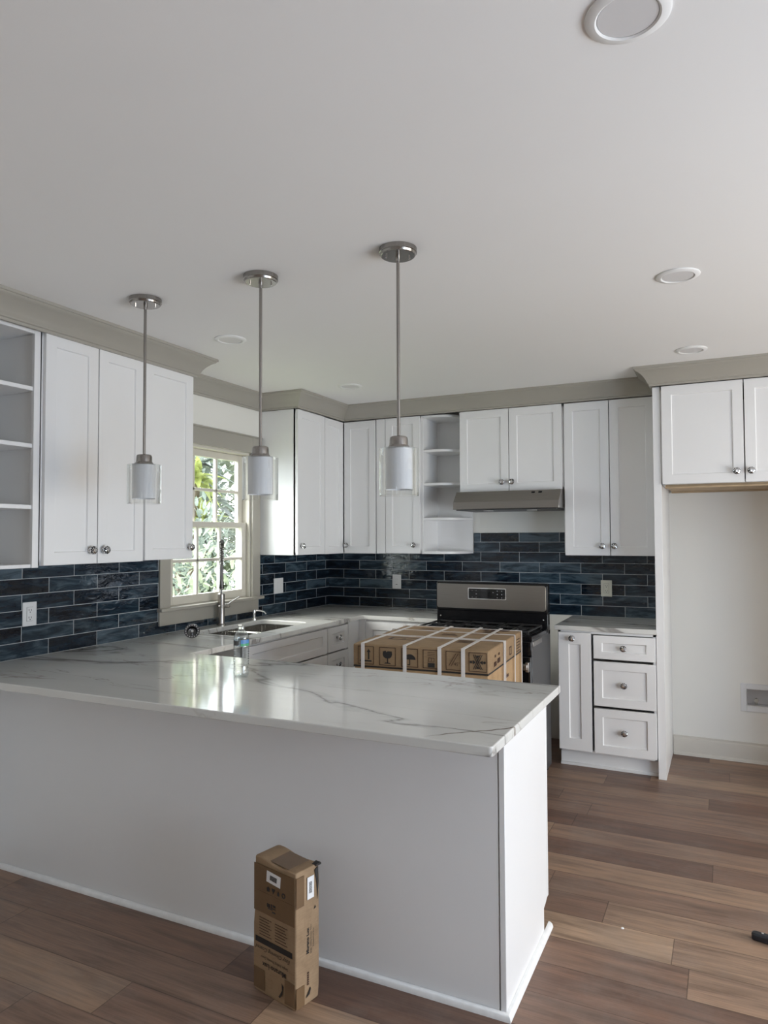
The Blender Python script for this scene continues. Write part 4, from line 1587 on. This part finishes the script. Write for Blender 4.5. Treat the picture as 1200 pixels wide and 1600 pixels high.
def d_umb(mb, M_):
    poly2d(mb, [(-0.031, -0.010)] + [(0.031 * math.cos(a), -0.010 + 0.026 * math.sin(a)) for a in [PI * (1 - k / 10) for k in range(1, 10)]] + [(0.031, -0.010)], M_, 1)
    poly2d(mb, [(-0.0025, -0.036), (0.0025, -0.036), (0.0025, -0.008), (-0.0025, -0.008)], M_, 1)
    poly2d(mb, [(-0.012, -0.038), (0.002, -0.038), (0.002, -0.034), (-0.012, -0.034)], M_, 1)


def d_stack(mb, M_):
    frame2d(mb, -0.015, 0.015, -0.016, 0.006, 0.0025, M_, 0)
    text_mb('3', 0.020, M_ @ T(0, -0.005, 0.0003), mb, 0)
    poly2d(mb, [(-0.017, -0.042), (0.017, -0.042), (0.017, -0.020), (-0.017, -0.020)], M_, 1)
    for yy in (0.030, 0.022, 0.014):
        poly2d(mb, [(-0.020, yy), (0.018, yy), (0.018, yy + 0.002), (-0.020, yy + 0.002)], M_, 0)


def d_45(mb, M_):
    for o_ in (-0.026, -0.014):
        poly2d(mb, [(o_ - 0.004, -0.026), (o_ - 0.001, -0.026), (o_ + 0.035, 0.034), (o_ + 0.032, 0.034)], M_, 0)
    text_mb('45\u00b0', 0.022, M_ @ T(0.012, -0.018, 0.0003), mb, 0)


def d_cross(mb, M_):
    for s in (-1, 1):
        for o_ in (0.0, 0.009):
            poly2d(mb, [(s * (-0.022 + o_) - 0.0018, -0.036), (s * (-0.022 + o_) + 0.0018, -0.036), (s * (0.013 + o_) + 0.0018, 0.034), (s * (0.013 + o_) - 0.0018, 0.034)][::s], M_, 1)
    poly2d(mb, [(-0.008, 0.030), (0.008, 0.030), (0, 0.018)], M_, 1)
    poly2d(mb, [(-0.008, -0.032), (0.008, -0.032), (0, -0.020)], M_, 1)
    poly2d(mb, [(-0.024, 0.008), (-0.024, -0.012), (-0.010, -0.002)], M_, 1)
    poly2d(mb, [(0.024, 0.008), (0.024, -0.012), (0.010, -0.002)], M_, 1)
    for x in (-0.033, 0.033):
        mb.lathe([(0, 0), (0.006, 0), (0.006, 0.0006), (0, 0.0006)], 12, M_ @ T(x, -0.002, 0), False, mi=1)


ix = [0.074, 0.1935, 0.312, 0.425, 0.543, 0.658]
for cx, dr, nm in zip(ix, (d_up, d_glass, d_umb, d_stack, d_45, d_cross), ('arrows_symbol', 'fragile_symbol', 'keep_dry_symbol', 'stacking_symbol', 'tilt_symbol', 'crush_symbol')):
    icon(cx, dr, nm)
# prints on the lid top and on its end
LM = T(0, 0, CZ1 + 0.0012)
mb = MB()
frame2d(mb, 0.120, 0.285, 0.175, 0.255, 0.016, LM)
text_mb('R', 0.05, LM @ T(0.20, 0.215, 0.0003), mb, 0)
for (x, y) in ((0.14, 0.60), (0.33, 0.42), (0.49, 0.20), (0.52, 0.60)):
    for k in range(3):
        mb.box(x, x + 0.10 - 0.015 * k, y + 0.03 * k, y + 0.03 * k + 0.009, 0, 0.0005, LM)
mb.box(0.50, 0.535, 0.69, 0.74, 0, 0.0005, LM)
mb.box(0.545, 0.65, 0.69, 0.735, 0, 0.0005, LM)
mb.build('lid_print', 'inkbrown', ct)
EM = T(CW + 0.0022, 0, 0) @ rotz(HALF) @ rotx(HALF)        # end plane: x runs to the back, y up
for (x, y, w, h) in ((0.10, 0.862, 0.050, 0.022), (0.17, 0.868, 0.060, 0.024), (0.11, 0.905, 0.030, 0.012), (0.19, 0.905, 0.025, 0.012)):
    mb = MB()
    for k in range(4):
        mb.box(x + k * w / 4, x + k * w / 4 + w / 6, y, y + h, 0, 0.0005, EM)
    mb.build('lettering', 'inkbrown', ct)
mb = MB()
frame2d(mb, 0.44, 0.485, 0.865, 0.91, 0.006, EM)
mb.build('symbol_frame', 'inkbrown', ct)
mb = MB()
for k in range(5):
    mb.box(0.615, 0.70, 0.855 + 0.016 * k, 0.860 + 0.016 * k, 0, 0.0005, EM)
mb.build('lettering_lines', 'inkbrown', ct)
MB().box(0.36, 0.42, 0.76, 0.775, 0, 0.0005, T(-0.002, 0, 0) @ EM).build('printed_mark', 'inkbrown', ct)

# ------------------------------------------------------------------ the small upright carton
A0, B0 = Vector((1.647, -3.326)), Vector((1.842, -3.371))
ang = math.atan2(B0.y - A0.y, B0.x - A0.x)
sm = thing('small_carton', 'narrow brown carton standing upright on the floor against the peninsula back panel', 'box', (A0.x, A0.y, 0), ang)
sw, sd, shh = 0.203, 0.110, 0.425
mb = crumpled(0.0, sw, 0.0, sd, 0.0, shh, 9, 0.0015, 0.006, 11)
for v in mb.v:                       # the top slumps a little and rises at the back
    if v.z > shh - 0.02:
        v.z += 0.012 * (1 - v.x / sw) + 0.004 * math.sin(40 * v.x)
    if v.x < 0.02 and v.z > 0.25:
        v.x += 0.004
mb.build('carton_body', 'carton3', sm, 0.003, 2)
tE = MB().prism([(sw - 0.012, sd - 0.026), (sw + 0.003, sd - 0.020), (sw + 0.004, sd + 0.002), (sw - 0.020, sd + 0.002)], shh - 0.002, shh + 0.004)
tE.build('torn_flap', 'ink', sm)
MB().prism([(sd - 0.026, shh - 0.012), (sd - 0.010, shh - 0.004), (sd - 0.008, shh - 0.055), (sd - 0.013, shh - 0.110), (sd - 0.016, shh - 0.060)], sw + 0.0012, sw + 0.0022, MT).build('tear', 'ink', sm)
SF = T(0, -0.0017, 0) @ rotx(HALF)
SE = T(sw + 0.0016, 0, 0) @ rotz(HALF) @ rotx(HALF)
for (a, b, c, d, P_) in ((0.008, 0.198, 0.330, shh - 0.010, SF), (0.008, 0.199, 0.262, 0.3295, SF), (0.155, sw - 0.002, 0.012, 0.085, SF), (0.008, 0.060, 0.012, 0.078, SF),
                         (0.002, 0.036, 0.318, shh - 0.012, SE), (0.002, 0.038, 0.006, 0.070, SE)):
    MB().box(a, b, c, d, 0, 0.0005, P_).build('tape_and_shade', 'tape_and_shade', sm)  # front tape is widened and darkened to stand for that face's shade
MB().box(0.03, 0.150, 0.010, 0.100, shh + 0.004, shh + 0.0046, T(0, 0, 0.006) @ roty(0.05)).build('tape_and_shade', 'tape_and_shade', sm)
S1 = SF @ T(0, 0, 0.0007)
S2 = SE @ T(0, 0, 0.0007)
R1 = T(0.103, 0.385, 0) @ rotz(-0.08) @ T(-0.103, -0.385, 0)
k1 = MB().box(0.070, 0.136, 0.367, 0.403, 0, 0.0005, S1 @ R1).build('sticker', 'sticker', sm)
k2 = MB().box(0.050, 0.080, 0.330, 0.400, 0, 0.0005, S2).build('sticker', 'sticker', sm)
mb = MB()
for k in range(14):
    mb.box(0.086 + 0.0024 * k, 0.0872 + 0.0024 * k + 0.0006 * (k % 3), 0.377, 0.393, 0.0005, 0.0008, S1 @ R1)
mb.build('barcode_stripes', 'ink', k1)
mb = MB()
for k in range(14):
    mb.box(0.057, 0.071, 0.348 + 0.0026 * k, 0.3492 + 0.0026 * k + 0.0006 * (k % 2), 0.0005, 0.0008, S2)
mb.build('barcode_stripes', 'ink', k2)
# printing: the wide face is upside down, the narrow one reads upwards
UP = lambda x, y: SF @ T(x, y, 0.0008) @ rotz(PI)
RU = lambda x, y: SE @ T(x, y, 0.0006) @ rotz(HALF)
text_mb('Murano Lux', 0.0225, UP(0.106, 0.098), None, 0, 0, 0.0004).build('lettering', 'ink', sm)
text_mb('Single Sliding Shower Door', 0.0118, UP(0.106, 0.120)).build('lettering', 'ink', sm)
text_mb('Easy Cleaning Coated', 0.0185, UP(0.100, 0.146), None, 0, 0.35).build('lettering', 'ink', sm)
text_mb('Murano Lux', 0.0165, RU(0.053, 0.200), None, 0, 0, 0.0004).build('lettering', 'ink', sm)
text_mb('Single Sliding Shower Door', 0.0085, RU(0.067, 0.202)).build('lettering', 'ink', sm)
text_mb('Accessories Box', 0.0088, RU(0.078, 0.202)).build('lettering', 'ink', sm)
MB().box(0.016, 0.190, 0.162, 0.180, 0, 0.0005, SF @ T(0, 0, 0.0006)).build('printed_band', 'ink', sm)
for c0 in (0.035, 0.110):
    mb = MB()
    for k in range(7):
        mb.box(c0, c0 + 0.058 - 0.006 * (k % 3), 0.190 + 0.009 * k, 0.1920 + 0.009 * k, 0, 0.0004, SF @ T(0, 0, 0.0006))
    mb.build('lettering_lines', 'inkbrown', sm)
mb = MB()
for (a, b, c, d) in ((0.076, 0.098, 0.283, 0.286), (0.072, 0.086, 0.288, 0.300), (0.090, 0.112, 0.288, 0.291), (0.090, 0.096, 0.291, 0.302), (0.100, 0.112, 0.295, 0.302), (0.096, 0.112, 0.276, 0.280)):
    mb.box(a, b, c, d, 0, 0.0004, SF @ T(0, 0, 0.0006))
mb.build('logo_print', 'ink', sm)
for k, kind in enumerate(('up', 'glass', 'drop', 'ring')):
    mb = MB()
    Q = SF @ T(0.078 + 0.024 * k, 0.346, 0.0010)
    if kind == 'up':
        mb.prism([(-0.006, -0.007), (0.006, -0.007), (0.006, 0.002), (0.009, 0.002), (0.0, 0.009), (-0.009, 0.002), (-0.006, 0.002)], 0, 0.0004, Q)
    elif kind == 'glass':
        mb.prism([(-0.008, 0.008), (0.008, 0.008), (0.006, 0.0), (0.0015, -0.003), (0.0015, -0.008), (-0.0015, -0.008), (-0.0015, -0.003), (-0.006, 0.0)], 0, 0.0004, Q)
    elif kind == 'drop':
        mb.prism([(-0.005, -0.007), (0.004, -0.008), (0.005, -0.001), (0.0, 0.008), (-0.004, 0.001)], 0, 0.0004, Q)
    else:
        mb.lathe([(0.005, 0), (0.0085, 0), (0.0085, 0.0004), (0.005, 0.0004)], 14, Q, False, True)
    mb.build('handling_symbol', 'ink', sm)
MB().prism([(0.128, 0.022), (0.134, 0.020), (0.146, 0.034), (0.150, 0.060), (0.142, 0.070), (0.145, 0.048)], 0, 0.0004, SF @ T(0, 0, 0.0010)).build('logo', 'ink', sm)
MB().prism([(0.044, 0.024), (0.060, 0.030), (0.066, 0.044), (0.064, 0.052), (0.056, 0.040)], 0, 0.0004, SE @ T(0, 0, 0.0008)).build('logo', 'ink', sm)
mb = MB()
for k in range(6):
    mb.box(0.050, 0.057, 0.062 + 0.007 * k, 0.0665 + 0.007 * k, 0, 0.0004, SE @ T(0, 0, 0.0008))
mb.build('lettering', 'inkbrown', sm)
MB().prism([(0.080, 0.290), (0.090, 0.293), (0.086, 0.301)], 0, 0.0004, SE @ T(0, 0, 0.0006)).build('scuff', 'ink', sm)

# ------------------------------------------------------------------ black tool handle on the floor
tb = thing('tool_handle', 'black plastic tool handle with a silver rivet lying on the wood floor', 'tool', (3.152, -2.290, 0), math.radians(-12))
mb = MB()
pts = [(0.0, -0.006), (0.004, -0.013), (0.012, -0.016), (0.20, -0.018), (0.34, -0.016), (0.34, 0.016), (0.20, 0.018), (0.012, 0.016), (0.004, 0.013), (0.0, 0.006)]
mb.prism(pts, 0.0, 0.026)
mb.build('grip', 'plasticblack', tb, 0.006, 3)
MB().lathe([(0.0045, 0.025), (0.0045, 0.0275), (0.0, 0.0285)], 14, T(0.036, 0.004, 0)).build('rivet', 'chrome', tb)
pc = MB().lathe([(0.0, 0.0), (0.006, 0.0), (0.005, 0.003), (0.0, 0.004)], 7, T(2.71, -2.43, 0.0))
tag(pc.build('paint_chip', 'sticker'), 'tiny white paint chip lying on the wood floor', 'debris')

# ------------------------------------------------------------------ garden outside the kitchen window
gl = MB()
gl.add([(-14, -8, -0.4), (-0.12, -8, -0.4), (-0.12, 14, -0.4), (-14, 14, -0.4)], [(0, 1, 2, 3)])
struct(gl.build('ground', 'lawn'))


def strap_leaf(mb, base, dirv, length, width, droop, mi=0):
    d = Vector(dirv).normalized()
    side = d.cross(Vector((0, 0, 1)))
    if side.length < 1e-3:
        side = Vector((1, 0, 0))
    side.normalize()
    vs, n = [], 4
    for k in range(n + 1):
        t = k / n
        p = Vector(base) + d * (length * t) + Vector((0, 0, -droop * length * t * t))
        w = width * (0.5 + 1.2 * t * (1 - t) * 2) * (1 - t ** 3) * 0.5 + 0.0005
        up = Vector((0, 0, 0.25 * w))
        vs += [p - side * w + up, p, p + side * w + up]
    fs = []
    for k in range(n):
        a = 3 * k
        fs += [(a, a + 1, a + 4, a + 3), (a + 1, a + 2, a + 5, a + 4)]
    mb.add(vs, fs, False, None, mi)


def rosette_plant(name, label, base, h, heads, leaf_len, leaf_w, n, mat, seed, cat='shrub', group=None):
    r = random.Random(seed)
    t = thing(name, label, cat, base, 0, group)
    tr = MB()
    fo = MB()
    for (hx, hy, hz) in heads:
        tr.tube([(hx * 0.2, hy * 0.2, -0.02), (hx * 0.6, hy * 0.6, hz * 0.6), (hx, hy, hz)], [0.05, 0.04, 0.03], 8)
        for k in range(n):
            a = r.uniform(0, 2 * PI)
            e = r.uniform(-0.35, 1.3)
            d = (math.cos(a) * math.cos(e), math.sin(a) * math.cos(e), math.sin(e))
            strap_leaf(fo, (hx + r.uniform(-.04, .04), hy + r.uniform(-.04, .04), hz + r.uniform(-.06, .06)), d, leaf_len * r.uniform(0.7, 1.15), leaf_w * r.uniform(0.8, 1.2), r.uniform(0.1, 0.5))
    tr.build('stem', 'bark', t)
    fo.build('foliage', mat, t)
    return t


def bush(name, label, base, rx, ry, h, n, leaf, mat, seed, cat='shrub', group=None):
    r = random.Random(seed)
    t = thing(name, label, cat, base, 0, group)
    tr = MB()
    for k in range(5):
        a = 2 * PI * k / 5
        tr.tube([(0.03 * math.cos(a), 0.03 * math.sin(a), -0.02), (0.3 * rx * math.cos(a), 0.3 * ry * math.sin(a), h * 0.5)], [0.025, 0.010], 6)
    tr.build('stem', 'bark', t)
    fo = MB()
    for k in range(n):
        while True:
            p = Vector((r.uniform(-1, 1), r.uniform(-1, 1), r.uniform(-1, 1)))
            if 0.25 < p.length < 1:
                break
        q = Vector((p.x * rx, p.y * ry, h * 0.5 + p.z * h * 0.5))
        d = (p.normalized() + Vector((r.uniform(-1, 1), r.uniform(-1, 1), r.uniform(-0.6, 1)))).normalized()
        strap_leaf(fo, q, d, leaf * r.uniform(0.6, 1.3), leaf * 0.26, r.uniform(0, 0.5))
    fo.build('foliage', mat, t)
    return t


GG = 'shrubs outside the kitchen window'
bush('leafy_bush', 'fine-leaved pale green bush outside the lower window panes', (-0.98, -0.50, -0.4), 0.40, 0.42, 2.00, 900, 0.14, 'leaf_c', 8, group=GG)
bush('leafy_bush', 'dense grey-green bush outside the middle lower panes', (-1.80, 0.42, -0.4), 0.36, 0.48, 2.35, 1000, 0.16, 'leaf_b', 9, group=GG)
rosette_plant('spiky_shrub', 'yellow-green spiky shrub outside the upper window panes', (-2.85, 1.35, -0.4), 2.8,
              [(0.0, -0.12, 2.80), (0.08, 0.22, 2.15), (-0.10, -0.20, 2.30), (0.10, 0.18, 2.62)], 0.42, 0.085, 36, 'leaf_a', 5, group=GG)
rosette_plant('spiky_shrub', 'grey-green broad-leaved shrub behind the yellow-green spiky one', (-4.25, 3.05, -0.4), 2.8,
              [(0.0, -0.45, 2.5), (0.0, 0.2, 3.0), (0.25, -0.1, 2.1), (-0.1, 0.55, 2.5), (0.1, 0.3, 1.8)], 0.66, 0.14, 44, 'leaf_b', 6, group=GG)
bush('leafy_bush', 'tall pale hedge bush at the back of the garden outside the window', (-6.9, 4.6, -0.4), 0.9, 3.4, 4.6, 3600, 0.5, 'leaf_c', 12, group=GG)
